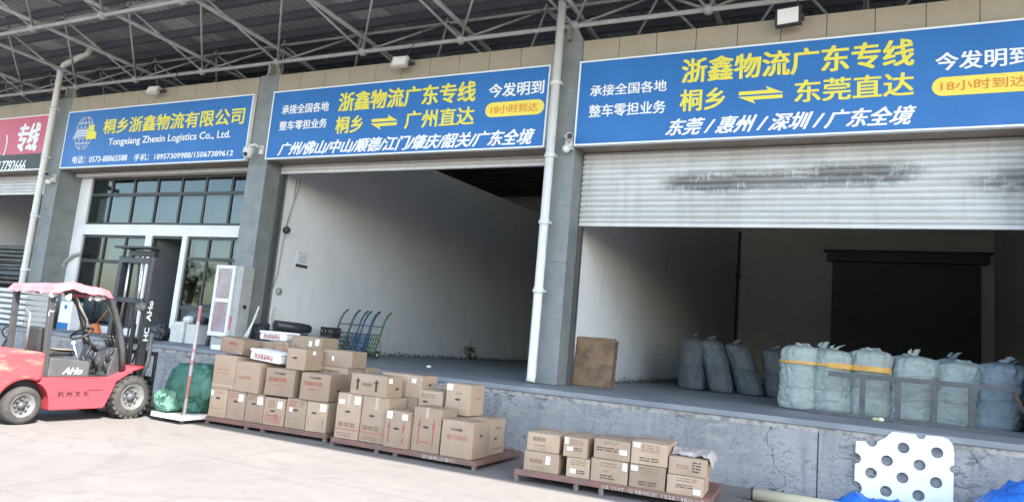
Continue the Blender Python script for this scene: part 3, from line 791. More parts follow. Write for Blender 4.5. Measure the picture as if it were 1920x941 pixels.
# ------------------------------------------------------------------ forklift (faces the dock)
fk = thing('forklift', 'red forklift with a pink cloth roof cover parked facing the dock', 'forklift', (-11.25, -4.0, 0))
XR, XL = -10.70, -11.80
def both(fn):
    for sx in (1, -1): fn(sx, (lambda x: -11.25 + sx * (x + 11.25)))
def arc(cy, cz, r, a0, a1, n=10): return [(cy + r * math.cos(R(a0 + (a1 - a0) * k / n)), cz + r * math.sin(R(a0 + (a1 - a0) * k / n))) for k in range(n + 1)]
# lower body with front wing
body = [(-4.42, .19), (-3.58, .19), (-3.54, .22), (-3.46, .42), (-3.40, .60), (-3.12, .775), (-2.93, .83), (-2.92, .87), (-3.10, .845), (-3.40, .70), (-3.52, .675), (-4.60, .675), (-4.60, .60)] + arc(-4.80, .27, .36, 65, 12, 6)
mb = MB(); mb.prism(body, 0, XL, XR); obj('body', mb, 'lift_red', fk, bevel=.014)
mb = MB(); mb.box(XR + .0015, XR + .004, -3.86, -3.62, .475, .487); mb.box(XR + .0015, XR + .004, -4.3, -3.66, .665, .669); obj('step_slot', mb, 'lift_black', fk)
cwt = [(-4.595, .678), (-4.595, 1.03), (-4.66, 1.045), (-5.25, 1.075), (-5.48, 1.03), (-5.60, .88), (-5.62, .55), (-5.58, .36), (-5.25, .33)] + arc(-4.80, .27, .37, 160, 64, 8)
mb = MB(); mb.prism(cwt, 0, XL - .01, XR + .012); obj('counterweight', mb, 'lift_red_worn', fk, bevel=.05, seg=3)
mb = MB(); mb.box(XL + .15, XR - .18, -5.3, -3.4, .20, .62); obj('chassis', mb, 'lift_black', fk)
# grey engine cover with lettering
mb = MB(); mb.prism([(-4.50, .677), (-3.87, .677), (-3.875, .88), (-3.91, .92), (-4.44, .965), (-4.50, .955)], 0, XL + .06, XR - .035); hd = obj('engine_cover', mb, 'lift_grey', fk, bevel=.015)
mb = MB(); text_on(mb, 'AHo', (XR - .032, -4.29, .725), (0, .29, 0), (0, 0, .095), .03, .12); obj('lettering', mb, 'sign_white', hd, normals=False)
mb = MB(); text_on(mb, '杭 州 叉 车', (XR + .002, -4.33, .385), (0, .49, 0), (0, 0, .085), .03); obj('side_lettering', mb, 'lift_black', fk, normals=False)
# seat
mb = MB(); mb.box(-11.5, -11.0, -4.36, -3.95, .97, 1.06); mb.prism([(-4.48, 1.0), (-4.38, 1.0), (-4.42, 1.40), (-4.50, 1.40)], 0, -11.45, -11.12); obj('seat', mb, 'lift_black', fk, bevel=.035, seg=3)
mb = MB(); mb.box(-11.3, -10.98, -4.25, -3.95, 1.065, 1.075, jit=.006); obj('cardboard_pad', mb, 'cardboard', fk)
# dashboard, column, steering wheel, levers
mb = MB(); mb.prism([(-3.50, .68), (-3.22, .68), (-3.22, 1.12), (-3.40, 1.15)], 0, XL + .12, XR - .14); obj('dashboard', mb, 'lift_dark', fk, bevel=.02)
mb = MB(); mb.tube([(-11.25, -3.45, 1.05), (-11.25, -3.72, 1.30)], .035); obj('steering_column', mb, 'lift_black', fk)
mb = MB(); c = Vector((-11.25, -3.75, 1.33)); ax = Vector((0, -.55, .83)); u = Vector((1, 0, 0)); v = ax.cross(u)
mb.tube([c + (u * math.cos(R(a)) + v * math.sin(R(a))) * .17 for a in range(0, 360, 20)], .016, 7, closed=True)
for a in (90, 210, 330): mb.tube([c, c + (u * math.cos(R(a)) + v * math.sin(R(a))) * .165], .012, 6)
mb.tube([c + u * .16, c + u * .16 + ax * .09], .018, 7); obj('steering_wheel', mb, 'lift_black', fk)
for k in range(4):
    x = -10.86 - .06 * k
    mb = MB(); mb.tube([(x, -3.36, 1.10), (x, -3.47 - .02 * k, 1.30)], .009, 6); mb.sphere((x, -3.475 - .02 * k, 1.315), .024, 8, 6); obj('lever', mb, 'lift_black', fk)
mb = MB(); mb.tube([(-10.84, -4.02, .95), (-10.84, -4.12, 1.16)], .010, 6); mb.sphere((-10.84, -4.13, 1.19), .03, 8, 6); obj('brake_lever', mb, 'paint_white', fk)
mb = MB(); random.seed(3)
for k in range(14):
    a = Vector((random.uniform(-11.2, -10.84), random.uniform(-3.72, -3.45), random.uniform(.70, .95))); mb.tube([a, a + Vector((random.uniform(-.06, .06), random.uniform(-.1, .1), random.uniform(.05, .25)))], random.uniform(.012, .03), 6)
mb.box(-11.2, -10.8, -3.86, -3.5, .677, .70); obj('pedals_and_hoses', mb, 'lift_black', fk)
# overhead guard
def guard(sx, m):
    mb = MB(); mb.bar((m(-10.78), -4.54, .68 if sx > 0 else 1.03), (m(-10.80), -4.60, 1.97), .06, .085); obj('guard_post', mb, 'lift_dark', fk, bevel=.01)
    mb = MB(); mb.tube([(m(-10.78), -3.27, .79), (m(-10.78), -3.33, 1.12), (m(-10.79), -3.43, 1.45), (m(-10.80), -3.58, 1.78), (m(-10.80), -3.76, 1.97), (m(-10.80), -3.95, 1.985)], .048, 8); obj('guard_post', mb, 'lift_dark', fk)
    mb = MB(); mb.tube([(m(-10.80), -4.85, 1.08), (m(-10.80), -4.87, 1.60), (m(-10.95), -4.87, 1.66)], .02, 6); obj('grab_rail', mb, 'rim_grey', fk)
    mb = MB(); mb.tube([(m(-10.86), -3.30, 1.0), (m(-10.87), -3.45, 1.55), (m(-10.87), -3.72, 1.92)], .024, 6); obj('grab_rail', mb, 'rim_grey', fk)
both(guard)
mb = MB()
for k in range(7): x = -11.75 + k * .165; mb.box(x, x + .03, -4.62, -3.75, 1.955, 1.99)
for yy in (-4.60, -3.80): mb.box(-11.78, -10.74, yy - .03, yy + .03, 1.95, 1.985)
obj('guard_roof', mb, 'lift_dark', fk)
mb = MB()
def cloth(u, v):
    x = -11.86 + 1.22 * u; y = -4.68 + .98 * v; ed = min(u, 1 - u, v, 1 - v)
    z = 2.035 + .05 * math.sin(math.pi * v) + .05 * mnoise.noise((x * 1.5, y * 1.5, 6)) + .03 * mnoise.noise((x * 4, y * 4, 1)) + .012 * mnoise.noise((x * 11, y * 11, 1))
    if ed < .055:
        k = 1 - ed / .055
        z -= (.105 + .04 * mnoise.noise((x * 3, y * 3, 3)) + .03 * mnoise.noise((x * 9, y * 9, 8))) * min(1, k * 1.6)
        if k > .8: x = -11.25 + (x + 11.25) * .985; y = -4.19 + (y + 4.19) * .985
    return (x, y, z)
mb.grid(cloth, 44, 56); o = obj('roof_cover', mb, 'cloth_pink', fk, normals=True); md = o.modifiers.new('thick', 'SOLIDIFY'); md.thickness = .01
random.seed(5)
for yy, q, dz in ((-4.63, 1.1, .0), (-4.50, .7, .02), (-4.40, .8, -.01), (-4.05, 1.1, .01), (-3.93, .9, .0), (-3.84, .8, .02)):
    mb = MB(); mb.sphere((-10.725, yy, 1.90 + dz), .05 * q, 12, 9, (.5, random.uniform(.8, 1.5), random.uniform(.6, 1.0)))
    for v in mb.bm.verts: v.co += Vector((0, mnoise.noise(v.co * 18) * .03, mnoise.noise(v.co * 16 + Vector((5, 1, 2))) * .04))
    obj('tie_rag', mb, 'rag_white', fk)
mb = MB(); mb.box(-10.768, -10.765, -4.625, -4.56, 1.58, 1.66); obj('white_sticker', mb, 'paper_white', fk)
# wheels
def wheel(x_in, x_out, y, z, r, tread):
    s = 1 if x_out > x_in else -1; w = abs(x_out - x_in); ax = (s, 0, 0)
    mb = MB()
    mb.lathe([(0, r * .55), (0, r * .9), (w * .10, r * .985), (w * .5, r), (w * .90, r * .985), (w, r * .9), (w + .012, r * .74), (w - .004, r * .60), (w * .75, r * .57)], (x_in, y, z), ax, 40)
    if tread:
        for k in range(22):
            for h in (0, 1):
                a = 2 * math.pi * (k + h * .5) / 22
                Mx = Matrix.Translation((x_in + s * w * (.27 + .46 * h), y, z)) @ Matrix.Rotation(a, 4, 'X') @ Matrix.Translation((0, 0, r - .006))
                mb.box(-w * .25, w * .25, -r * .075, r * .075, -.02, .018, Mx @ Matrix.Rotation(R(18 if h else -18) * s, 4, 'Z'))
    t = obj('wheel', mb, 'rubber', fk)
    mb = MB(); mb.lathe([(w * .70, .01), (w * .70, r * .30), (w * .80, r * .42), (w * .76, r * .50), (w + .002, r * .585), (w + .006, r * .63), (w - .01, r * .63)], (x_in, y, z), ax, 36); obj('rim', mb, 'rim_grey', t)
    mb = MB(); mb.lathe([(w * .70, r * .2), (w * .92, r * .18), (w * .95, .001)], (x_in, y, z), ax, 18)
    for k in range(8):
        a = 2 * math.pi * k / 8; mb.lathe([(w * .7, .02), (w * .88, .018), (w * .88, .001)], (x_in, y + math.cos(a) * r * .34, z + math.sin(a) * r * .34), ax, 6)
    obj('wheel_nuts', mb, 'steel_grey', t)
    return t
wheel(-10.90, -10.655, -3.10, .352, .338, True); wheel(-11.60, -11.845, -3.10, .352, .338, True)
wheel(-10.92, -10.70, -4.80, .27, .27, False); wheel(-11.58, -11.80, -4.80, .27, .27, False)
# mast
mast = obj('mast', (lambda mb: (mb.box(-11.79, -11.69, -2.94, -2.82, .12, 2.72), mb.box(-10.96, -10.86, -2.94, -2.82, .12, 2.72), mb.box(-11.689, -10.961, -2.95, -2.90, 2.60, 2.70), mb.box(-11.689, -10.961, -2.95, -2.90, 1.90, 1.99), mb.box(-11.689, -10.961, -2.95, -2.90, .30, .42), mb)[-1])(MB()), 'lift_dark', fk, bevel=.008)
mb = MB(); mb.box(-11.66, -11.60, -2.86, -2.77, .16, 2.86); mb.box(-11.05, -10.99, -2.86, -2.77, .16, 2.86); mb.box(-11.599, -11.051, -2.86, -2.80, 2.74, 2.84); mb.box(-11.599, -11.051, -2.86, -2.80, 1.2, 1.3); obj('inner_mast', mb, 'lift_black', fk, bevel=.006)
mb = MB(); mb.box(-11.9, -10.9, -3.0, -2.74, 2.862, 2.90); obj('top_crosshead', mb, 'lift_dark', fk, bevel=.01)
for x in (-11.50, -11.14):
    mb = MB(); mb.tube([(x, -2.92, .2), (x, -2.92, 1.55)], .04, 10); obj('lift_cylinder', mb, 'lift_dark', fk)
    mb = MB(); mb.tube([(x, -2.92, 1.55), (x, -2.92, 2.74)], .022, 8); obj('cylinder_rod', mb, 'steel_bright', fk)
mb = MB()
for x in (-11.38, -11.27): mb.tube([(x, -2.83, .9), (x, -2.83, 2.75)], .018, 6)
obj('lift_chains', mb, 'rim_grey', fk)
mb = MB(); text_on(mb, 'AHo', (-10.8575, -2.83, 1.62), (0, .0, .34), (0, -.09, 0), .04); obj('lettering', mb, 'sign_white', mast, normals=False)
mb = MB(); text_on(mb, 'HC', (-10.8575, -2.83, 1.28), (0, .0, .22), (0, -.09, 0), .04); obj('lettering', mb, 'sign_white', mast, normals=False)
for x in (-11.72, -10.95):
    mb = MB(); mb.lathe([(0, .01), (.0, .06), (.05, .085), (.07, .08)], (x + .05, -3.05, 1.86), (0, .95, -.2), 14); mb.tube([(x, -2.98, 1.99), (x + .05, -3.02, 1.90)], .012, 6); obj('headlight', mb, 'rim_grey', fk)
mb = MB(); mb.tube([(-10.93, -3.0, .9), (-10.80, -3.02, 1.25), (-10.86, -2.99, 1.65), (-10.95, -2.98, 1.9)], .016, 6); mb.tube([(-11.05, -3.0, .8), (-11.0, -3.05, 1.4), (-11.1, -3.0, 2.2), (-11.2, -2.95, 2.5)], .014, 6); obj('hydraulic_hose', mb, 'lift_black', fk)
mb = MB(); mb.tube([(-10.84, -2.86, .62), (-10.80, -2.80, .95), (-10.84, -2.78, 1.42)], .035, 8); obj('tilt_strut', mb, 'rim_grey', fk)
mb = MB(); mb.box(-11.85, -10.75, -2.74, -2.69, .28, .36); mb.box(-11.85, -10.75, -2.74, -2.69, .60, .68)
for x in (-11.82, -11.55, -11.08, -10.80): mb.box(x - .025, x + .025, -2.68, -2.64, .08, 1.10)
mb.box(-11.85, -10.775, -2.739, -2.691, 1.03, 1.10); obj('fork_carriage', mb, 'lift_black', fk, bevel=.006)
for x in (-11.5, -10.92):
    mb = MB(); mb.prism([(-2.63, .62), (-2.59, .62), (-2.59, .075), (-1.62, .05), (-1.62, .035), (-2.63, .035)], 0, x - .06, x + .06); obj('fork', mb, 'lift_dark', fk)

# ------------------------------------------------------------------ cart with green sacks
PC = Vector((-9.62, -3.02, 0)); th = R(0)
CT = Matrix.Translation((-10.78, -2.62, 0)) @ Matrix.Rotation(R(8), 4, 'Z')
ct = thing('platform_cart', 'low white flatbed cart with two red and white upright poles', 'cart', (-10.3, -2.2, 0))
CX0, CX1, CY0, CY1 = -10.46, -9.76, -2.84, -1.45
mb = MB(); mb.box(CX0, CX1, CY0, CY1, .105, .13); mb.box(CX0 - .01, CX1 + .01, CY0 - .012, CY0 - .001, .07, .145); mb.box(CX0 - .01, CX1 + .01, CY1 + .001, CY1 + .012, .07, .145); mb.box(CX1 + .001, CX1 + .012, CY0, CY1, .07, .144); mb.box(CX0 - .012, CX0 - .001, CY0, CY1, .07, .144); obj('deck', mb, 'paint_white', ct)
for x in (CX0 + .12, CX1 - .12):
    for y in (CY0 + .12, CY1 - .12):
        mb = MB(); mb.tube([(x - .02, y, .04), (x + .02, y, .04)], .04, 16); mb.box(x - .035, x + .035, y - .02, y + .02, .06, .104); obj('castor', mb, 'rim_grey', ct)
mat('pole_paint', (.40, .36, .35), (.38, .15, .15), rough=.5, scale=3, lo=.5, hi=.54, stretch=(.2, .2, 1.6), detail=1)
mb = MB(); mb.tube([(CX1 - .02, CY0 + .06, .13), (CX1 - .02, CY0 + .075, 1.95)], .026, 8); obj('pole', mb, 'pole_paint', ct)
mb = MB(); mb.tube([(CX0 + .02, CY1 - .05, .13), (CX0 + .02, CY1 - .03, 1.95)], .026, 8); obj('pole', mb, 'pole_paint', ct)
def lump(c, sx, sy, sz, seed, rot, m, label, tuft=None, group='green sacks on the cart', name='green_sack', amp=.19, flat=None):
    T = Matrix.Translation(c) @ rot; t = thing(name, label, 'sack', c, group=group)
    mb = MB(); res = bmesh.ops.create_uvsphere(mb.bm, u_segments=64, v_segments=40, radius=1)
    for v in res['verts']:
        d = v.co.copy(); q = Vector([math.copysign(abs(a) ** .6, a) for a in d]); sd = Vector((seed * 3.1, seed, 0))
        w = Vector((mnoise.noise(d * 1.5 + sd), mnoise.noise(d * 1.5 - sd), mnoise.noise(d * 1.6 + sd * 2))) * .8
        n = mnoise.noise(d * 1.3 + sd) * amp * 1.3 - (1 - abs(mnoise.noise((d + w) * 2.2 + sd))) ** 6 * amp * .9 - (1 - abs(mnoise.noise((d + w) * 4.5 - sd))) ** 8 * amp * .45 + mnoise.noise(d * 8 + sd) * amp * .15
        q *= 1 + n; v.co = T @ Vector((q.x * sx, q.y * sy, q.z * sz))
        if flat is not None and v.co.z < flat: v.co.z = flat + (v.co.z - flat) * .05
        for f in v.link_faces: f.smooth = True
    obj('sack_body', mb, m, t)
    if tuft:
        p = Vector(tuft); d = (p - Vector(c)).normalized(); u = d.orthogonal().normalized(); w2 = d.cross(u); mb = MB()
        def fn(a, b):
            an = 2 * math.pi * a; r = .03 + .05 * b ** 1.5 * (1 + .5 * math.sin(7 * an + seed)); return p + d * (b * .13 - .06) + (u * math.cos(an) + w2 * math.sin(an)) * r
        mb.grid(fn, 20, 6, wrap=True); obj('tied_neck', mb, m, t)
    return t
I4 = Matrix.Identity(4)
lump((-10.24, -2.10, .55), .50, .56, .43, 4, Matrix.Rotation(R(4), 4, 'Z'), 'sack_green', 'big dark green wrapped bundle filling the cart', (-10.0, -2.52, .70), flat=.147, amp=.13)
lump((-10.34, -2.68, .32), .20, .17, .185, 9, Matrix.Rotation(R(20), 4, 'Z'), 'sack_mint', 'small pale green sack at the front corner of the cart', (-10.26, -2.82, .43), flat=.147, amp=.16)
# ------------------------------------------------------------------ steel pallets
PAL = {1: ((-9.62, -2.38), 5.0, -.10, 2.32, 1.55, .03, .13), 2: ((-7.0, -2.33), .5, -.10, 2.42, 1.55, .03, .13), 3: ((-3.86, -2.47), 3.5, -.06, 2.46, 1.35, .05, .16)}
PT = {}
def pallet(k, label, writing):
    (ox, oy), th, u0, u1, dep, zl, zt = PAL[k]
    T = Matrix.Translation((ox, oy, 0)) @ Matrix.Rotation(R(th), 4, 'Z'); PT[k] = T
    t = thing('steel_pallet', label, 'pallet', (ox, oy, 0), R(th), 'red steel pallets on the yard')
    mb = MB(); mb.box(u0, u1, 0, .045, zt - .075, zt); mb.box(u0, u1, dep - .045, dep, zt - .075, zt); mb.box(u0, u0 + .045, .0455, dep - .0455, zt - .075, zt); mb.box(u1 - .045, u1, .0455, dep - .0455, zt - .075, zt)
    obj('rim', mb, 'pallet_red', t, local=True, bevel=.006)
    mb = MB(); n = 9; wd = (dep - .1) / n
    for i in range(n): mb.box(u0 + .046, u1 - .046, .05 + i * wd + .006, .05 + (i + 1) * wd - .006, zt - .03, zt - .004)
    obj('deck', mb, 'pallet_red', t, local=True)
    for u in (u0 + .03, u0 + .85, u0 + 1.18, u1 - .03):
        for d in (.03, dep - .03):
            mb = MB(); mb.box(u - .028, u + .028, d - .028, d + .028, 0, zt - .077); obj('leg', mb, 'pallet_leg', t, local=True)
    if writing:
        mb = MB(); a, b = writing[1:]; text_on(mb, writing[0], (a, -.003, zt - .075), (b - a, 0, 0), (0, 0, .055), .004); obj('paint_lettering', mb, 'paint_faded', t, local=True, normals=False)
    return t
pallet(1, 'worn red steel pallet nearest the green sacks', None)
pallet(2, 'red steel pallet in the middle with white paint marks on its rim', ('浙鑫物流专线', 1.55, 2.1))
pallet(3, 'red steel pallet nearest the camera with white painted phone number', ('20 YHT 专线物流 15257380007', 1.12, 2.38))

# ------------------------------------------------------------------ cartons
def carton(k, u0, u1, z0, z1, d0, dep, label, decals=(), side=(), m='cardboard', roll=0.0, yaw=0.0, name='cardboard_box', cat='cardboard box', group=None, tape=True, bulge=.012):
    T = PT[k]; cu, cd = (u0 + u1) / 2, d0 + dep / 2; w, h = u1 - u0, z1 - z0
    org = T @ Vector((cu, cd, z0))
    thz = PAL[k][1]
    t = thing(name, label, cat, org, R(thz), group or {1: 'cartons on the left pallet', 2: 'cartons on the middle pallet', 3: 'cartons on the right pallet'}[k])
    X = Matrix.Rotation(yaw, 4, 'Z') @ Matrix.Rotation(roll, 4, 'Y')
    rnd = random.Random(label); mb = MB(); nu, nv, nd = 7, 6, 6
    def J(a, b, c, ph):
        e = 1 - max(abs(a), abs(b), abs(c)) if False else 0
        return 0
    ph = rnd.uniform(0, 50)
    def pt(a, b, c):          # a,b,c in -1..1
        p = Vector((a * w / 2, b * dep / 2, (c + 1) / 2 * h))
        ba = (1 - a * a); bb = (1 - b * b); bc = (1 - c * c)
        if abs(b) == 1: p.y += b * bulge * ba * bc
        if abs(a) == 1: p.x += a * bulge * .6 * bb * bc
        if c == 1: p.z += bulge * .8 * ba * bb - .004 * (1 - bb)
        q = p * 3.1 + Vector((ph, 0, 0)); s = .006
        if c > -1: p += Vector((mnoise.noise(q), mnoise.noise(q + Vector((9, 0, 0))), mnoise.noise(q + Vector((0, 9, 0))) * .5)) * s
        return p
    for (fix, val) in ((1, -1), (1, 1), (0, -1), (0, 1), (2, -1), (2, 1)):
        def fn(s, tt, fix=fix, val=val):
            a, b = s * 2 - 1, tt * 2 - 1
            v = [a, b]; v.insert(fix, val); return pt(*v)
        mb.grid(fn, 6, 6, smooth=False)
    bmesh.ops.remove_doubles(mb.bm, verts=mb.bm.verts, dist=.0005)
    o = obj('carton_body', mb, m, t, local=True, xf=X, bevel=.006)
    def F(u, v, off=.0025): # front face point with fractions
        a, c = u * 2 - 1, v * 2 - 1; p = pt(a, -1, c); p.y -= off; return p
    def S(u, v, off=.0025):
        b, c = u * 2 - 1, v * 2 - 1; p = pt(1, b, c); p.x += off; return p
    def Q(mbx, fn, ua, va, ub, vb, off=.0025, n=4):
        mbx.grid(lambda i, j: fn(ua + (ub - ua) * i, va + (vb - va) * j, off), n, n, smooth=False)
    if tape:
        mb = MB(); ws = .03 / dep
        mb.grid(lambda i, j: pt(-1 + 2 * i, -ws * 2 + 4 * ws * j, 1) + Vector((0, 0, .003)), 7, 2, smooth=False)
        obj('tape', mb, 'tape', t, local=True, xf=X, normals=False)
    for which, fn, decs in (('f', F, decals), ('s', S, side)):
        for dc in decs:
            kk = dc[0]; mb = MB(); nm = 'print'; mm = 'ink_black'
            if kk == 'lab': nm = 'shipping_label'; mm = 'paper_white'; Q(mb, fn, *dc[1:5])
            elif kk == 'hole':
                nm = 'hand_hole'; mm = 'ink_black'; cu_, cv_ = dc[1:3]; W2 = w if which == 'f' else dep
                pts = [fn(cu_ + .052 / W2 * math.cos(R(a)) * (1 if abs(math.cos(R(a))) > .3 else 1), cv_ + .016 / h * math.sin(R(a))) for a in range(0, 360, 24)]
                mb.quad(pts)
            elif kk == 'bar': mm = dc[5]; Q(mb, fn, *dc[1:5])
            elif kk == 'seam': nm = 'tape'; mm = 'tape_clear'; Q(mb, fn, *dc[1:5], off=.0015)
            elif kk == 'txt':
                body, mm, ua, va, ub, vb = dc[1:7]; vs, fs, _ = glyphs(body)
                for q, du in enumerate((-.012, 0, .012)): mb.raw([fn(ua + (ub - ua) * (a + du / len(body) * 4), va + (vb - va) * b, .0025 + .0004 * q) for a, b in vs], fs)
            elif kk == 'arrow':
                mm = dc[5]; ua, va, ub, vb = dc[1:5]; um = (ua + ub) / 2; tt = (ub - ua)
                mb.quad([fn(um - tt * .22, va), fn(um + tt * .22, va), fn(um + tt * .22, va + (vb - va) * .7), fn(um - tt * .22, va + (vb - va) * .7)])
                mb.quad([fn(ua, va + (vb - va) * .66), fn(ub, va + (vb - va) * .66), fn(um, vb)])
            elif kk == 'marks':    # three handling pictograms
                mm = dc[5]; ua, va, ub, vb = dc[1:5]; n = 3
                for q in range(n):
                    a = ua + (ub - ua) * q / n; b = a + (ub - ua) / n * .8; e = .012 / w
                    for (x0, y0, x1, y1) in ((a, va, b, va + e), (a, vb - e, b, vb), (a, va, a + e, vb), (b - e, va, b, vb), ((a + b) / 2 - e, va + (vb - va) * .25, (a + b) / 2 + e, va + (vb - va) * .75)): Q(mb, fn, x0, y0, x1, y1, n=2)
            elif kk == 'lines':
                mm = dc[5]; ua, va, ub, vb = dc[1:5]; n = dc[6]; r2 = random.Random(str(dc) + label)
                for q in range(n):
                    y = vb - (vb - va) * (q + .5) / n; hh = (vb - va) / n * .22; x = ua
                    while x < ub - .02:
                        L = min(r2.uniform(.05, .22), ub - x); Q(mb, fn, x, y - hh, x + L, y + hh, n=2); x += L + r2.uniform(.015, .05)
            obj(nm, mb, mm, t, local=True, xf=X, normals=False)
    return t
A = carton
LB = lambda a, b, c=.16, d=.18: ('lab', a, b, a + c, b + d)
top6 = .62; zb1 = .132
# left pallet, front row
A(1, -.09, .27, zb1, .60, .03, .5, 'leftmost carton in the bottom row of the left pallet', [('hole', .5, .67), LB(.04, .74), ('lines', .40, .82, .8, .93, 'ink_pink', 2), ('bar', .1, .30, .75, .315, 'ink_brown'), ('bar', .1, .12, .9, .13, 'ink_brown')])
A(1, .285, .65, zb1, .60, .035, .5, 'second carton from the left in the bottom row of the left pallet', [('hole', .48, .64), LB(.62, .66, .25, .24), ('lines', .1, .75, .55, .95, 'ink_pink', 2)])
A(1, .665, 1.03, zb1, .60, .04, .5, 'third carton from the left in the bottom row of the left pallet', [('hole', .44, .64), LB(.64, .64, .28, .26), ('bar', .1, .06, .9, .07, 'ink_pink'), ('lines', .1, .75, .5, .9, 'ink_brown', 2)])
A(1, 1.05, 1.45, zb1, .575, .03, .5, 'bottom row carton on the left pallet with a red printed frame', [('hole', .45, .52), LB(.66, .64, .22, .24), ('bar', .12, .10, .86, .115, 'ink_red'), ('bar', .12, .44, .42, .455, 'ink_red'), ('bar', .12, .115, .135, .44, 'ink_red'), ('bar', .845, .115, .86, .44, 'ink_red'), ('lines', .18, .14, .8, .40, 'ink_red', 3), ('arrow', .56, .25, .66, .45, 'ink_red'), ('lines', .2, .62, .5, .9, 'ink_brown', 3)])
A(1, 1.475, 1.86, zb1, .605, .04, .5, 'bottom row carton on the left pallet with a small round sticker', [('hole', .5, .62), ('lab', .18, .56, .34, .69), ('lines', .14, .72, .5, .94, 'ink_red', 3), ('lines', .66, .72, .88, .92, 'ink_brown', 3), ('bar', .2, .32, .6, .33, 'ink_brown'), ('bar', .2, .1, .21, .33, 'ink_brown')])
A(1, 1.88, 2.27, zb1, .60, .03, .5, 'rightmost carton in the bottom row of the left pallet', [('hole', .38, .62), LB(.64, .70, .28, .24), ('bar', .12, .2, .13, .48, 'ink_brown'), ('arrow', .80, .12, .87, .44, 'ink_brown')])
# second tier
A(1, -.09, .38, .602, 1.17, .02, .52, 'tall plain carton above the green sacks on the left pallet', [('lines', .2, .52, .72, .62, 'ink_pink', 1), ('lines', .2, .44, .72, .50, 'ink_pink', 1), ('bar', 0, .08, .98, .13, 'tape_clear')])
A(1, .40, .92, .602, 1.10, .0, .5, 'orange tinted carton second from left in the second tier', [('txt', '小心轻放', 'ink_pink', .14, .42, .66, .54)], m='cardboard', yaw=R(-3))
A(1, 1.02, 1.57, .61, 1.05, .0, .5, 'carton printed red characters third in the second tier of the left pallet', [('txt', '小心轻放', 'ink_black', .28, .78, .68, .86), ('txt', '洁丽日化', 'ink_red', .12, .52, .76, .68), ('lines', .32, .36, .62, .44, 'ink_red', 1), ('lines', .36, .18, .6, .24, 'ink_pink', 1)], [('lab', .42, .60, .62, .76)], yaw=R(3))
A(1, 1.72, 2.26, .61, 1.04, .0, .52, 'carton with red print at the right end of the second tier', [('txt', '小心轻放', 'ink_black', .28, .80, .68, .88), ('txt', '洁丽日化', 'ink_red', .12, .54, .78, .70), ('lines', .3, .36, .66, .46, 'ink_red', 1), ('lines', .42, .12, .72, .2, 'ink_pink', 1)], [('hole', .5, .4)], yaw=R(2))
# second row, lower boxes
A(1, -.05, .52, zb1, .62, .57, .48, 'rear bottom carton behind the leftmost cartons of the left pallet', m='cardboard_dark')
A(1, .54, 1.10, zb1, .62, .57, .48, 'rear carton in the bottom row behind the second tier', m='cardboard_dark')
A(1, 1.12, 1.66, zb1, .62, .57, .48, 'rear bottom carton behind the red framed carton', m='cardboard_dark')
A(1, 1.68, 2.26, zb1, .62, .57, .48, 'rear bottom carton at the right of the left pallet', m='cardboard_dark')
A(1, -.02, .54, .622, 1.12, .57, .48, 'rear carton behind the tall plain carton', m='cardboard')
A(1, .56, 1.10, .622, 1.12, .57, .48, 'rear carton in the second tier behind the foam box', m='cardboard')
A(1, 1.12, 1.56, .622, 1.12, .57, .48, 'rear carton under the open topped wide carton', m='cardboard')
A(1, 1.58, 2.20, .622, 1.14, .57, .48, 'rear carton printed with a black line of text right of centre', [('txt', '小心轻放 向上', 'ink_black', .18, .82, .76, .90)], m='cardboard_dark')
A(1, 2.02, 2.28, zb1, .66, 1.08, .40, 'lowest carton at the back right corner of the left pallet', m='cardboard_dark')
A(1, 1.98, 2.27, .662, 1.15, 1.08, .40, 'small carton with a white sticker at the back right of the left pallet', [('lab', .10, .80, .32, .95)], [('hole', .5, .8)], m='cardboard_dark')
# third tier
A(1, -.06, .42, 1.215, 1.47, .06, .42, 'tilted carton with red print perched on the tall plain carton', [('txt', '易碎品', 'ink_red', .36, .52, .72, .74), ('lines', .3, .30, .7, .42, 'ink_pink', 1), ('lines', .4, .16, .62, .22, 'ink_brown', 1)], roll=R(5), tape=False)
A(1, 1.36, 1.72, 1.056, 1.40, .04, .50, 'carton with a hand hole standing beside the white foam box', [('hole', .46, .55)], [('lab', .36, .74, .52, .92), ('bar', .05, .42, .95, .44, 'ink_brown')])
A(1, 1.65, 2.24, 1.142, 1.42, .59, .46, 'long low carton at the right of the third tier', [('lab', .36, .36, .43, .62), ('bar', .02, .22, .98, .25, 'tape')], m='cardboard_dark')
A(1, .12, .60, 1.122, 1.44, .60, .44, 'grey wrapped carton under the rear foam box', [('lab', .55, .15, .72, .42)], m='cardboard_dark')
A(1, .62, .94, 1.122, 1.47, .57, .46, 'carton with red upright stripes behind the foam box', [('bar', .12, .2, .18, .8, 'ink_red'), ('bar', .80, .2, .86, .8, 'ink_red'), ('bar', .12, .82, .86, .86, 'ink_brown')])
A(1, .96, 1.62, 1.122, 1.60, .62, .46, 'wide carton with two white labels topmost on the left pallet', [('lab', .60, .66, .70, .84), ('lab', .80, .70, .92, .92), ('txt', '向上', 'ink_brown', .12, .56, .32, .68)], yaw=R(-4))
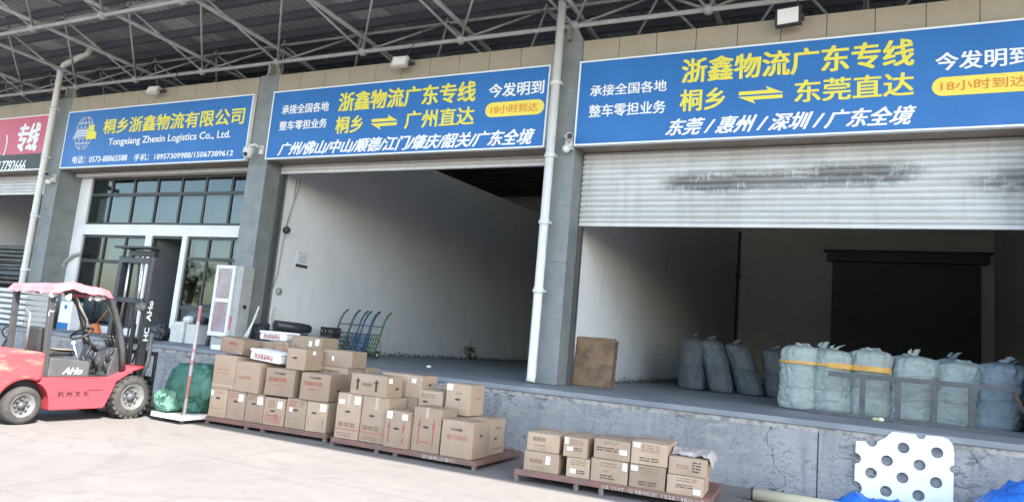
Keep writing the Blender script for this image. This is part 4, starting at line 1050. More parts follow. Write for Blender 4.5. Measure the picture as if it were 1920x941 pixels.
# foam boxes
def foam(k, u0, u1, z0, z1, d0, dep, label, roll=0.0):
    org = PT[k] @ Vector(((u0 + u1) / 2, d0 + dep / 2, z0)); w, h = u1 - u0, z1 - z0
    t = thing('foam_box', label, 'foam box', org, R(PAL[k][1]), 'white foam boxes on the left pallet'); X = Matrix.Rotation(roll, 4, 'Y')
    mb = MB(); mb.box(-w / 2 + .012, w / 2 - .012, -dep / 2 + .012, dep / 2 - .012, 0, h * .72); obj('box_body', mb, 'foam_white', t, local=True, bevel=.03, seg=4, xf=X)
    mb = MB(); mb.box(-w / 2, w / 2, -dep / 2, dep / 2, h * .722, h); obj('lid', mb, 'foam_white', t, local=True, bevel=.025, seg=4, xf=X)
    mb = MB(); text_on(mb, '泡沫箱易碎品', (-w * .34, -dep / 2 + .0095, h * .16), (w * .60, 0, 0), (0, 0, h * .50), .03); obj('print', mb, 'ink_pink', t, local=True, normals=False, xf=X)
foam(1, .60, 1.24, 1.13, 1.31, .02, .42, 'white foam box with pink print lying tilted at the front', R(4))
foam(1, .20, .80, 1.474, 1.63, .68, .40, 'white foam box at the back on top of the left pallet')

# middle pallet
z0 = .132
redband = lambda: [('bar', 0.0, .195, 1.0, .225, 'ink_red')]
A(2, -.07, .37, z0, .81, .03, .48, 'tall carton with a red band and two labels at the left of the middle pallet', [('hole', .5, .60), ('lab', .08, .76, .32, .85), LB(.74, .78, .23, .17), ('seam', .42, .72, .56, 1), ('bar', 0, .19, 1, .225, 'ink_pink'), ('marks', .14, .27, .88, .36, 'ink_brown'), ('lines', .1, .04, .7, .14, 'ink_brown', 2)])
A(2, .385, .86, z0, .81, .05, .48, 'tall carton with a red band standing second on the middle pallet', [('hole', .42, .58), ('seam', .5, .72, .62, 1), ('bar', 0, .19, .98, .225, 'ink_pink'), ('marks', .1, .27, .76, .36, 'ink_brown'), ('lines', .1, .04, .7, .14, 'ink_brown', 2)])
A(2, .875, 1.30, z0, .66, -.02, .45, 'carton with two red arrows and two white labels at the pallet front', [('hole', .5, .52), LB(.06, .78, .22, .19), LB(.68, .78, .22, .15), ('arrow', .14, .12, .26, .74, 'ink_red'), ('arrow', .72, .12, .84, .74, 'ink_red')])
A(2, 1.325, 1.79, z0, .76, .03, .48, 'carton with two tall red arrows and no label on the middle pallet', [('hole', .5, .56), ('arrow', .20, .15, .30, .78, 'ink_red'), ('arrow', .72, .15, .82, .78, 'ink_red'), ('lines', .34, .2, .66, .25, 'ink_red', 1), ('seam', .46, .76, .54, 1)])
A(2, 1.82, 2.33, z0, .64, .02, .52, 'large plain carton with open seam at the right front of the middle pallet', [('txt', '小心轻放', 'ink_black', .30, .72, .66, .79), ('txt', '浙江制造', 'ink_pink', .18, .48, .84, .62)], [('hole', .45, .62), ('bar', .2, .3, .75, .31, 'ink_brown'), ('bar', .74, .3, .75, .7, 'ink_brown')])
A(2, 1.82, 2.30, z0, .64, .62, .52, 'carton behind the large plain carton on the middle pallet', (), [('lines', .3, .7, .7, .8, 'ink_brown', 1), ('hole', .35, .45), ('lines', .3, .12, .9, .2, 'ink_brown', 1)])
A(2, .13, .79, .812, 1.13, .04, .44, 'carton with two black up arrows on top of the middle pallet', [('arrow', .13, .22, .27, .80, 'ink_black'), ('arrow', .66, .22, .80, .80, 'ink_black'), ('txt', '请勿倒置', 'ink_brown', .33, .44, .61, .60)], [('lab', .12, .66, .32, .88), ('hole', .62, .4)])
A(2, -.05, .55, z0, .81, .60, .46, 'rear carton behind the first tall carton of the middle pallet', m='cardboard_dark')
A(2, .57, 1.02, z0, .81, .60, .46, 'rear carton supporting the flat long carton', m='cardboard_dark')
A(2, .30, 1.06, .812, 1.16, .60, .46, 'long carton lying behind the carton with black arrows', [('lab', .76, .66, .86, .86), ('bar', .66, .02, .70, .98, 'tape_clear')], [('hole', .5, .6)])
A(2, 1.04, 1.50, z0, .66, .60, .46, 'rear carton in the middle of the middle pallet', m='cardboard_dark')
A(2, 1.04, 1.46, .662, .96, .58, .48, 'worn carton with a hand hole behind the red arrow cartons', [('hole', .3, .42), ('lines', .1, .6, .7, .85, 'ink_brown', 2)], [('lab', .40, .4, .50, .7)])
A(2, 1.04, 1.50, z0, .70, 1.09, .42, 'rearmost low carton near the dock on the middle pallet', m='cardboard_dark')
A(2, 1.10, 1.50, .702, 1.02, 1.09, .42, 'small carton at the rear top near the dock wall', (), [('hole', .5, .4)], m='cardboard_dark')
A(2, 1.52, 1.80, z0, .64, .60, .46, 'narrow rear carton under the pale label carton', m='cardboard_dark')
A(2, 1.53, 1.95, .655, 1.11, .56, .46, 'pale carton with one label and a hand hole above the plain carton', [LB(.03, .78, .24, .2), ('hole', .5, .50), ('txt', '小心', 'ink_brown', .42, .66, .66, .74)], [('lines', .3, .5, .7, .6, 'ink_pink', 1)])

# right pallet
def lab3(*d): return list(d)
L6 = ('lines', .28, .55, .80, .92, 'ink_brown', 4)
z0 = .158
A(3, .05, .53, z0, .41, .04, .62, 'dented carton at the lower left of the right pallet', [('marks', .18, .44, .56, .64, 'ink_brown'), ('lab', .64, .44, .76, .84), ('lines', .2, .2, .6, .28, 'ink_brown', 1)], bulge=.02)
A(3, .06, .50, .412, .65, .06, .66, 'crumpled carton at the upper left of the right pallet', [('marks', .2, .56, .6, .78, 'ink_brown'), ('lines', .24, .3, .64, .4, 'ink_brown', 1)], bulge=.025, yaw=R(2))
A(3, .64, .95, z0, .405, .04, .62, 'lower carton second from left on the right pallet', [('lab', .18, .22, .42, .44), ('lines', .46, .2, .84, .42, 'ink_black', 2), ('lines', .2, .62, .84, .92, 'ink_brown', 3)])
A(3, .58, .90, .407, .66, .03, .80, 'carton with two labels second from left in the upper row', [('lab', .05, .64, .20, .94), ('lab', .16, .32, .42, .50), ('lines', .46, .3, .8, .52, 'ink_black', 2), ('lines', .28, .6, .84, .9, 'ink_brown', 3)], [('lab', .80, .72, .92, .95)])
A(3, .965, 1.44, z0, .44, .03, .70, 'lower middle carton with black dotted print on the right pallet', [('lab', .86, .62, .97, .94), ('lines', .26, .14, .66, .36, 'ink_black', 2), ('lines', .3, .46, .54, .56, 'ink_brown', 1), ('lines', .26, .66, .70, .9, 'ink_brown', 2)])
A(3, .985, 1.45, .442, .685, .05, .70, 'upper middle carton with a label at its right side', [('lab', .72, .32, .92, .56), ('lines', .08, .38, .66, .62, 'ink_black', 2), ('lines', .26, .72, .7, .92, 'ink_brown', 2)])
A(3, 1.46, 1.905, z0, .44, .03, .70, 'lower carton fourth from left with a label at its top left', [('lab', .05, .72, .24, .92), ('lines', .26, .12, .78, .34, 'ink_black', 2), L6])
A(3, 1.465, 1.92, .442, .715, .04, .70, 'upper carton fourth from left standing highest on the right pallet', [('lab', .06, .74, .24, .94), ('lines', .24, .14, .76, .36, 'ink_black', 2), L6])
A(3, 1.925, 2.36, z0, .385, .02, .62, 'lower right end carton with a label at its bottom corner', [('lab', .74, .12, .93, .38), ('lines', .26, .36, .72, .58, 'ink_black', 2), ('lines', .26, .68, .84, .92, 'ink_brown', 2)])
A(3, 1.935, 2.39, .387, .60, .03, .66, 'upper right end carton wrapped in clear film', [('lines', .62, .2, .84, .85, 'ink_black', 4), ('lines', .2, .36, .56, .6, 'ink_brown', 2)])
mb = MB()
def film(u, v):
    p = PT[3] @ Vector((1.95 + .50 * u, .10 + .66 * v, .618 + .05 * math.sin(math.pi * v) + .03 * mnoise.noise((u * 5, v * 4, 2)) + .02 * mnoise.noise((u * 13, v * 11, 7))))
    if u > .9: p.z -= (u - .9) * 1.1
    return p
mat('film', (.42, .38, .35), (.50, .44, .41), rough=.25, spec=.6, scale=6)
mb.grid(film, 22, 22); o = solo('plastic_film', mb, 'film', PT[3] @ Vector((2.2, .4, .6)), 'crumpled grey plastic film over the right end cartons', 'plastic film')
# ------------------------------------------------------------------ woven sacks
def sack(x, y, z, h, rx, ry, seed, m, label, group, lean=(0, 0), folds=((.28, .05), (.62, .05)), tuft='knot', yaw=0.0, taper=0.0):
    rnd = random.Random(seed); t = thing('woven_sack', label, 'sack', (x, y, z), yaw, group)
    prof = [(0, .02), (0, .80), (.02, .93), (.07, 1.0), (.2, 1.02), (.45, 1.0), (.68, 1.01), (.82, 1.0), (.90, .95), (.95, .82), (.98, .56), (.993, .28), (1.0, .13)]
    def rad(tt):
        for (a, b), (c, d) in zip(prof, prof[1:]):
            if a <= tt <= c and c > a: return b + (d - b) * (tt - a) / (c - a)
        return prof[-1][1]
    mb = MB(); N = 64
    def fn(u, v):
        if v < .04: zz, r = 0, .80 * v / .04 + .001
        else: zz = (v - .04) / .96; r = rad(max(zz, .0001))
        an = 2 * math.pi * u; ca, sa = math.cos(an), math.sin(an)
        q = .82; ex = math.copysign(abs(ca) ** q, ca); ey = math.copysign(abs(sa) ** q, sa)
        for f, dp in folds:
            r -= dp * math.exp(-((zz - f - .02 * math.sin(an * 2 + seed) - .02 * mnoise.noise((ca * 2, sa * 2, seed + f))) / .015) ** 2)
        r *= 1 - taper * zz
        q3 = Vector((ca * 1.3 + seed, sa * 1.3, zz * 2.2)); wv = mnoise.noise((ca * 2, sa * 2 + seed, zz * 3)) * .6
        cre = (1 - abs(mnoise.noise((ca * 1.6 + seed, sa * 1.6, zz * 7 + wv * 2)))) ** 9
        cre2 = (1 - abs(mnoise.noise((ca * 4 - seed, sa * 4, zz * 5 + wv)))) ** 10
        w = 1 + .085 * mnoise.noise(q3) + .03 * mnoise.noise((ca * 3 + seed, sa * 3, zz * 9)) - .06 * cre - .05 * cre2
        if zz > .70: w *= 1 + (.05 * math.sin(an * 11 + seed + 2 * mnoise.noise((ca * 2, sa * 2, seed))) + .03 * math.sin(an * 19 + 2 * seed)) * ((zz - .70) / .30) ** 1.3
        hx = lean[0] * zz ** 1.2 * h; hy = lean[1] * zz ** 1.2 * h
        return (ex * r * rx * w + hx, ey * r * ry * w + hy, zz * h * (1 + .02 * mnoise.noise((ca, sa, seed))))
    mb.grid(fn, 88, N, wrap=True); bmesh.ops.remove_doubles(mb.bm, verts=mb.bm.verts, dist=.0008)
    o = obj('sack_body', mb, m, t, local=True)
    T = Matrix.Translation((lean[0] * h, lean[1] * h, h * .985)); mb = MB()
    if tuft == 'knot':
        mb.tube([T @ Vector((.08 * math.cos(a), .05 * math.sin(a) - .08, .0 + .025 * math.sin(a * 2))) for a in [k * .5236 for k in range(12)]], .028, 8, closed=True)
        mb.tube([T @ Vector(p) for p in ((.06, -.02, .01), (.12, -.07, .03), (.17, -.10, -.02))], [.03, .022, .012], 6)
    else:
        d = Vector((rnd.uniform(-.5, .8), rnd.uniform(-.3, .3), 1)).normalized()
        def tf(a, b):
            an = 2 * math.pi * a; r = (.035 + .05 * b ** 1.6) * (1 + .5 * math.sin(3 * an + seed) * b + .25 * math.sin(7 * an) * b); p = d * (b * (.12 + .05 * math.sin(2 * an + seed)) - .03)
            return T @ (p + Vector((math.cos(an) * r, math.sin(an) * r * .6, 0)))
        mb.grid(tf, 18, 6, wrap=True)
    obj('tied_neck', mb, m, t, local=True)
    return t
G1 = 'pale woven sacks at the dock edge'
FS = [(-.74, 2.72, 1.16, .355, .34, 'sack_pale', 'pale green woven sack at the left end of the front row', (0, 0), 'knot'),
      (-.22, 2.70, 1.12, .35, .34, 'sack_pale', 'pale sack second in the front row under the orange strap', (.01, 0), 'tuft'),
      (.37, 2.76, 1.17, .36, .35, 'sack_pale', 'pale sack third in the front row behind the rack end', (.02, .02), 'knot'),
      (.99, 2.84, 1.12, .37, .35, 'sack_pale', 'pale sack fourth in the front row with a pale upright tie', (.08, .03), 'tuft'),
      (1.58, 2.92, 1.08, .37, .35, 'sack_pale', 'leaning pale sack fifth in the front row with a coiled neck', (.17, .05), 'knot'),
      (2.22, 2.98, 1.12, .38, .36, 'sack_blue', 'bluish sack at the right end of the front row', (.16, .05), 'tuft')]
for k, (x, y, h, rx, ry, m, lab, ln, tf) in enumerate(FS):
    sack(x, y, DZ, h, rx, ry, 11 + k * 3.7, m, lab, G1, ln, ((.30 + .05 * (k % 3), .065), (.62 + .03 * (k % 2), .06), (.82, .025)), tf)
BS = [(-.38, 3.52, 1.16, 'sack_pale', 'pale sack behind the first two front sacks', 'tuft'), (.30, 3.58, 1.18, 'sack_pale', 'pale sack in the second row behind the strap', 'knot'),
      (.95, 3.62, 1.14, 'sack_pale', 'sack in the second row behind the third and fourth sacks', 'knot'), (1.62, 3.66, 1.15, 'sack_blue', 'bluish peaked sack in the second row behind the fifth sack', 'tuft'),
      (2.42, 3.75, 1.10, 'sack_blue', 'bluish sack with a knotted tuft in the second row near the right end', 'tuft')]
for k, (x, y, h, m, lab, tf) in enumerate(BS): sack(x, y, DZ, h, .33, .32, 60 + k * 4.1, m, lab, G1, (.06 * k / 2, 0), ((.5, .04),), tf)
# orange strap across the first three sacks
mb = MB(); pth = []
for k in range(60):
    x = -1.09 + k * (.70 + 1.09) / 59; best = 2.9
    for (sx, sy, h, rx, ry, *_r) in FS[:3]:
        d = (x - sx) / (rx * 1.06)
        if abs(d) < 1: best = min(best, sy - ry * 1.07 * (1 - abs(d) ** 2.4) ** (1 / 2.4))
    pth.append((x, best - .012, DZ + .84 - .02 * (k / 59)))
for a, b in zip(pth, pth[1:]):
    wd = .022 if a[0] < -.3 else .045
    mb.quad([(a[0], a[1], a[2] - wd), (b[0], b[1], b[2] - wd), (b[0], b[1], b[2] + wd), (a[0], a[1], a[2] + wd)])
o = solo('strap', mb, 'strap_orange', (-.1, 2.4, DZ + .84), 'orange strap round the first three pale sacks', 'strap'); md = o.modifiers.new('t', 'SOLIDIFY'); md.thickness = .006
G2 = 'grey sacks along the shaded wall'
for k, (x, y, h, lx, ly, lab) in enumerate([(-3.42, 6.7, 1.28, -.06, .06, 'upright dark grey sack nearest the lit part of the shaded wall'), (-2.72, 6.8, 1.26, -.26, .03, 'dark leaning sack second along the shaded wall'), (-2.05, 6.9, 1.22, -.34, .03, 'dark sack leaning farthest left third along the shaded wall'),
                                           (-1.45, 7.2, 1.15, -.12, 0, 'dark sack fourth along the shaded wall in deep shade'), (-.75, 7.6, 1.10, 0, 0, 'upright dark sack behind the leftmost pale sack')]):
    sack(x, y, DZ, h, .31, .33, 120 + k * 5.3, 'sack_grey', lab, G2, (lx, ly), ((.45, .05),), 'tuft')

# ------------------------------------------------------------------ steel rack lying along the dock
rk = thing('steel_rack', 'grey steel rack frame lying along the dock before the pale sacks', 'steel rack', (1.1, 2.2, DZ))
YR = 2.06
mb = MB(); mb.box(-.27, 2.36, YR - .03, YR + .03, 1.73, 1.81); obj('top_rail', mb, 'steel_grey', rk, bevel=.005)
mb = MB(); mb.box(-.6, 2.9, YR - .03, YR + .03, DZ + .003, DZ + .06); obj('bottom_rail', mb, 'steel_grey', rk, bevel=.005)
for x in (.26, .78, 1.29, 1.80):
    mb = MB(); mb.box(x - .042, x + .042, YR - .024, YR + .024, DZ + .061, 1.729); obj('upright', mb, 'steel_grey', rk, bevel=.004)
mb = MB(); mb.bar((2.33, YR + .03, 1.78), (2.62, YR + .02, DZ + .06), .055, .04); mb.bar((2.5, YR - .02, DZ + .1), (2.75, YR - .02, 1.62), .06, .05); obj('end_brace', mb, 'rust_dark', rk)
mb = MB(); mb.box(.7, 2.9, YR - .20, YR - .16, DZ + .003, DZ + .035); mb.box(1.2, 2.9, YR - .12, YR - .09, DZ + .003, DZ + .04); obj('loose_rods', mb, 'steel_grey', rk)
mb = MB(); mb.sphere((.52, 1.68, DZ + .035), .05, 10, 8, (1.2, .8, .7)); mb.sphere((.45, 1.70, DZ + .03), .045, 8, 7, (1.1, .8, .66))
for v in mb.bm.verts: v.co += Vector((mnoise.noise(v.co * 30), mnoise.noise(v.co * 31 + Vector((3, 0, 0))), 0)) * .018
solo('crumpled_wrapper', mb, 'lime_wrapper', (.5, 1.68, DZ), 'crumpled lime and white wrapper on the dock below the rack', 'wrapper')

# ------------------------------------------------------------------ rusty boards leaning by the pillar
for k, (dx, x0, x1, h, lab, m) in enumerate([(0, -4.98, -4.18, 1.0, 'front rusty brown board leaning by the pillar', 'rust_ply'), (.09, -4.94, -4.14, .96, 'second rusty board just behind the front one', 'rust_dark'), (.17, -4.96, -4.2, .94, 'rearmost brown board against the pillar side', 'rust_ply')]):
    mb = MB(); Mx = Matrix.Translation((0, 2.40 + dx, DZ + .006)) @ Matrix.Rotation(R(-9), 4, 'X')
    mb.box(x0, x1, -.02, .012, 0, h, Mx, jit=.008); solo('plywood_board', mb, m, (-4.55, 2.4 + dx, DZ), lab, 'board', 'rusty boards by the pillar', bevel=.004)

# ------------------------------------------------------------------ hand trucks in the middle bay
def hand_truck(x, y, m, lab, wd=.42, tilt=20, h=1.3):
    t = thing('hand_truck', lab, 'hand truck', (x, y, DZ), 0, 'hand trucks against the bay wall')
    Tm = Matrix.Translation((x, y, DZ + .11)) @ Matrix.Rotation(R(-tilt), 4, 'X')
    def V(a, b, c): return Tm @ Vector((a, b, c))
    mb = MB()
    for s in (-1, 1): mb.tube([V(s * wd / 2, 0, -.05), V(s * wd / 2, 0, h * .72), V(s * wd / 2, .05, h * .88), V(s * wd / 2, .16, h)], .024, 7)
    obj('side_tubes', mb, m, t)
    mb = MB()
    for zz in (.06, .18, .30, .42, .56, .80): mb.tube([V(-wd / 2, 0, zz), V(wd / 2, 0, zz)], .016, 6)
    for xx in (-.12, -.04, .04, .12): mb.tube([V(xx, 0, -.02), V(xx, 0, .56)], .014, 6)
    for s in (-1, 1): mb.tube([V(s * wd * .48, 0, .5), V(s * wd * .52, .24, .16), V(s * wd * .5, .08, 0)], .011, 6)
    obj('cross_bars', mb, m, t)
    mb = MB(); mb.box(-wd / 2, wd / 2, -.24, 0, -.06, -.045, Tm); obj('toe_plate', mb, m, t)
    for s in (-1, 1):
        mb = MB(); c = Vector((x + s * (wd / 2 + .03), y + .09, DZ + .105)); mb.lathe([(-.022, .05), (-.022, .085), (-.012, .104), (.012, .104), (.022, .085), (.022, .05)], c, (1, 0, 0), 20); wl = obj('wheel', mb, 'rubber', t)
        mb = MB(); mb.lathe([(-.024, .001), (-.02, .06), (.02, .06), (.024, .001)], c, (1, 0, 0), 14); obj('hub', mb, 'paint_white', wl)
    for s in (-1, 1):
        mb = MB(); mb.tube([V(s * wd / 2, .10, h * .945), V(s * wd / 2, .165, h + .006)], .021, 7); obj('grip', mb, 'plastic_black', t)
hand_truck(-12.50, 4.22, 'truck_green', 'green hand truck nearest the black crates')
hand_truck(-12.24, 4.40, 'truck_teal', 'teal hand truck second from the black crates')
hand_truck(-11.96, 4.42, 'truck_blue', 'blue hand truck between the teal and lime ones')
hand_truck(-11.72, 4.60, 'truck_lime', 'lime and green hand truck farthest from the crates')
# crates, rolled belt, bag
for k in range(3):
    mb = MB(); x0, y0, z0 = -12.60 + .03 * k, 3.55, DZ + .003 + k * .245; w, d, h = .42, .32, .24
    mb.box(x0, x0 + w, y0, y0 + d, z0, z0 + .02)
    for (a, b, c, e) in ((x0, x0 + w, y0, y0 + .02), (x0, x0 + w, y0 + d - .02, y0 + d), (x0, x0 + .02, y0 + .0205, y0 + d - .0205), (x0 + w - .02, x0 + w, y0 + .0205, y0 + d - .0205)):
        mb.box(a, b, c, e, z0 + .0205, z0 + .10); mb.box(a, b, c, e, z0 + .17, z0 + h - .004)
        for q in range(5):
            fx = a + (b - a - .02) * q / 4 if b - a > .1 else a; fy = c + (e - c - .02) * q / 4 if e - c > .1 else c
            mb.box(fx + .001, fx + .019, fy + .001, fy + .019, z0 + .1005, z0 + .1695)
    solo('plastic_crate', mb, 'plastic_black', (x0 + w / 2, y0 + d / 2, z0), ['bottom black crate beside the hand trucks', 'middle black crate of the stack', 'topmost black crate of the stack beside the hand trucks'][k], 'crate', 'black crates by the hand trucks')
mb = MB(); mb.box(-13.1, -12.66, 2.55, 3.3, DZ + .003, DZ + .50, jit=.02); solo('covered_stack', mb, 'bag_black', (-12.85, 3.2, DZ), 'low stack under a black cover along the white wall', 'covered stack', bevel=.04)
mb = MB(); mb.tube([(-12.98, 2.35, DZ + .66), (-12.75, 3.0, DZ + .64), (-12.72, 3.2, DZ + .63), (-12.70, 3.3, DZ + .63)], [.13, .13, .12, .11], 14); solo('rolled_belt', mb, 'bag_black', (-12.8, 3.2, DZ + .5), 'long black rolled sheet lying on the covered stack', 'roll')
lump((-13.0, 1.9, DZ + .33), .24, .2, .34, 7, I4, 'bag_black', 'bulging black plastic bag at the foot of the pillar', None, 'black bags on the dock', 'plastic_bag', .2, DZ + .005)
# things on the middle bay wall
XW = -13.18
mb = MB(); pts = P(572, 490, 0, XW); mb.box(XW + .003, XW + .014, 2.98, 3.46, 3.30, 3.72); nb = thing('notice', 'white paper notice with a black band on the bay wall', 'notice', (XW, 3.2, 3.3)); obj('sheet', mb, 'paper_white', nb)
mb = MB(); mb.box(XW + .0145, XW + .016, 2.99, 3.45, 3.31, 3.39); mb.box(XW + .0145, XW + .016, 3.02, 3.42, 3.685, 3.695)
for zz in (3.62, 3.56, 3.50, 3.45): mb.box(XW + .0145, XW + .016, 3.06 + .05 * (zz * 37 % 1), 3.38, zz, zz + .012)
obj('print', mb, 'ink_black', nb)
mb = MB(); mb.sphere((XW + .10, 2.42, 4.18), .095, 16, 10); mb.tube([(XW, 2.42, 4.18), (XW + .1, 2.42, 4.18)], .04, 8); solo('alarm_bell', mb, 'lift_dark', (XW, 2.42, 4.18), 'round dark bell on the white bay wall below the cable', 'bell')
mb = MB(); mb.lathe([(0, .09), (.05, .09), (.06, .001)], (XW + .002, 2.5, 2.60), (1, 0, 0), 16); solo('junction_box', mb, 'cabinet_grey', (XW, 2.5, 2.6), 'round grey junction box low on the white bay wall', 'junction box')
mb = MB(); mb.box(XW + .002, XW + .05, 2.38, 2.46, 1.62, 2.2); solo('cable_duct', mb, 'plastic_white', (XW, 2.42, 1.6), 'short white cable duct low on the bay wall', 'cable duct')
mb = MB(); mb.tube([(XW + .03, 2.75, 5.6), (XW + .03, 2.72, 5.3), (XW + .03, 2.55, 4.75), (XW + .05, 2.44, 4.27)], .014, 6); mb.tube([(XW + .03, 2.62, 5.6), (XW + .03, 2.6, 5.0), (XW + .03, 2.42, 3.9), (XW + .03, 2.38, 3.0), (XW + .03, 2.2, 2.4), (XW + .03, 2.18, 1.7)], .013, 6); solo('wall_cable', mb, 'cabinet_grey', (XW, 2.6, 5.6), 'grey cables hanging down the white bay wall', 'cable')
for k, (yy, zz, hh, lab) in enumerate([(2.78, 3.27, .05, 'small white tag left of the notice on the bay wall'), (4.0, 2.55, .34, 'faded paper strip on the bay wall above the crates')]):
    mb = MB(); mb.box(XW + .002, XW + .006, yy, yy + .16, zz, zz + hh); solo('paper_scrap', mb, 'paper_white', (XW, yy, zz), lab, 'paper')
# weed at the wall foot, scrap
wd = thing('weed', 'small dark weed growing at the foot of the bay wall', 'weed', (-13.0, 12.7, DZ)); mb = MB(); random.seed(4)
for k in range(34):
    a = random.uniform(0, 6.28); p = Vector((-12.98, 12.7, DZ + random.uniform(.05, .5))) + Vector((math.cos(a), math.sin(a), 0)) * random.uniform(0, .28); u = Vector((random.uniform(-1, 1), random.uniform(-1, 1), .5)) * .09; mb.quad([p - u, p + u.orthogonal() * .4, p + u, p - u.orthogonal() * .4])
obj('leaves', mb, 'weed_dry', wd, normals=False)
mb = MB(); mb.tube([(-12.98, 12.7, DZ), (-12.98, 12.7, DZ + .8)], .012, 5); obj('stem', mb, 'bark', wd)
mb = MB(); mb.sphere((-8.7, 2.9, DZ + .03), .05, 8, 6, (1.3, 1, .6)); solo('paper_scrap', mb, 'foam_white', (-8.7, 2.9, DZ), 'crumpled white scrap on the dock floor of the middle bay', 'paper')

# ------------------------------------------------------------------ before the office
fc = thing('hydrant_cabinet', 'white framed glass fire hydrant cabinet standing against the pillar', 'cabinet', (-13.55, 1.2, 1.38))
mb = MB(); mb.box(-13.86, -13.02, 1.12, 1.48, 1.36, 3.06); obj('cabinet_body', mb, 'cabinet_grey', fc, bevel=.01)
mb = MB(); X0, X1, y0, y1 = -13.86, -13.24, 1.07, 1.115
mb.box(X0, X1, y0, y1, 1.36, 1.46); mb.box(X0, X1, y0, y1, 2.98, 3.06); mb.box(X0, X1, y0, y1, 2.17, 2.26)
for x in (X0, X1 - .08): mb.box(x, x + .08, y0 + .001, y1 - .001, 1.461, 2.169); mb.box(x, x + .08, y0 + .001, y1 - .001, 2.261, 2.979)
dr = obj('cabinet_door', mb, 'cabinet_white', fc, bevel=.004)
for z0, z1 in ((1.461, 2.169), (2.261, 2.979)):
    mb = MB(); mb.box(X0 + .08, X1 - .08, y0 + .02, y1 - .01, z0, z1); obj('pane', mb, 'cabinet_pane', dr)
mb = MB(); mb.lathe([(0, .05), (.02, .05), (.022, .001)], (-13.018, 1.3, 2.1), (1, 0, 0), 14); obj('lock', mb, 'lift_black', fc)
mb = MB(); mb.box(-13.8, -13.05, 1.15, 1.45, DZ + .003, 1.355); obj('plinth', mb, 'cabinet_grey', fc)
# two poles leaning on the pillar
for k, (a, b, lab) in enumerate([((-12.85, 1.25, DZ + .02), (-12.72, 1.47, 2.15), 'thin white pole leaning on the pillar right of the cabinet'), ((-12.95, 1.22, DZ + .02), (-12.75, 1.47, 1.95), 'shorter white pole leaning beside the taller one')]):
    mb = MB(); mb.tube([a, b], .022, 7); solo('leaning_pole', mb, 'pvc_white', a, lab, 'pole', 'poles leaning on the pillar')
# bins and goods in front of the right office window
def tub(x, y, w, d, h, m, lab, cat, name, lid=None, grp=None):
    t = thing(name, lab, cat, (x, y, DZ), 0, grp); mb = MB()
    mb.box(x - w / 2, x + w / 2, y - d / 2, y + d / 2, DZ + .01, DZ + h)
    n = 9
    for k in range(n): xx = x - w / 2 + .02 + k * (w - .06) / (n - 1); mb.box(xx, xx + .018, y - d / 2 - .012, y - d / 2 - .001, DZ + .03, DZ + h - .04)
    obj('bin_body', mb, m, t, bevel=.012); mb = MB(); mb.box(x - w / 2 - .015, x + w / 2 + .015, y - d / 2 - .02, y + d / 2 + .015, DZ + h + .001, DZ + h + .03); obj('lid', mb, lid or m, t, bevel=.012)
tub(-15.32, 1.62, .46, .40, .50, 'plastic_white', 'left white ribbed bin before the office window', 'bin', 'storage_bin', None, 'ribbed bins before the office')
tub(-14.78, 1.62, .44, .40, .48, 'plastic_white', 'right ribbed bin with a dark bag on top before the office window', 'bin', 'storage_bin', 'cabinet_grey', 'ribbed bins before the office')
mb = MB(); mb.sphere((-15.15, 1.6, DZ + .60), .14, 16, 10, (1.2, 1, .75)); mb.lathe([(0, .19), (.012, .19)], (-15.15, 1.6, DZ + .535), (0, 0, 1), 20); solo('safety_helmet', mb, 'paint_white', (-15.15, 1.6, DZ + .53), 'round white helmet on the left ribbed bin', 'helmet')
lump((-14.72, 1.6, DZ + .60), .20, .16, .10, 3, I4, 'bag_black', 'dark soft bag on the right ribbed bin', None, 'black bags on the dock', 'plastic_bag', .2, DZ + .513)
lump((-16.1, 1.55, DZ + .20), .30, .2, .2, 5, I4, 'bag_black', 'black bag of odds and ends by the office door', None, 'black bags on the dock', 'plastic_bag', .3, DZ + .005)
mb = MB(); mb.box(-15.95, -15.7, 1.7, 1.95, DZ + .003, DZ + .42, jit=.02); solo('white_carton', mb, 'plastic_white', (-15.8, 1.8, DZ), 'small white carton beside the left ribbed bin', 'carton', bevel=.02)
mb = MB(); mb.tube([(-14.35, 1.55, DZ + .0), (-14.3, 1.6, DZ + .5)], .05, 8); mb.tube([(-14.4, 1.55, DZ + .42), (-14.15, 1.55, DZ + .46)], .03, 7); solo('pump_jack', mb, 'steel_grey', (-14.35, 1.55, DZ), 'dark grey standing jack right of the ribbed bins', 'jack')
# low white foam slab and blue white package, broom, curved conduit
mb = MB(); mb.box(-12.75, -11.9, .25, .65, DZ + .003, DZ + .11, jit=.01); solo('foam_slab', mb, 'foam_white', (-12.3, .45, DZ), 'flat white foam slab on the dock edge before the cabinet', 'foam slab', bevel=.01)
pk = thing('blue_white_package', 'white package with a blue band standing behind the forklift', 'package', (-19.8, 1.6, DZ)); mb = MB(); mb.box(-20.15, -19.62, 1.4, 1.75, DZ + .003, DZ + .80, jit=.01); obj('package_body', mb, 'foam_white', pk, bevel=.03)
mb = MB(); mb.box(-20.12, -19.64, 1.383, 1.3855, DZ + .02, DZ + .20); mb.lathe([(0, .06), (.003, .001)], (-19.85, 1.386, DZ + .64), (0, -1, 0), 14); obj('blue_print', mb, 'bag_blue', pk)
br = thing('broom', 'broom with an orange head leaning on the office front', 'broom', (-18.6, 1.7, DZ)); mb = MB(); mb.tube([(-18.75, 1.6, DZ + .25), (-18.35, 2.1, DZ + 1.35)], .014, 6); obj('handle', mb, 'orange_plastic', br)
mb = MB(); mb.prism([(-19.0, DZ + .01), (-18.5, DZ + .01), (-18.66, DZ + .25), (-18.84, DZ + .25)], 1, 1.55, 1.65); obj('bristles', mb, 'orange_plastic', br)
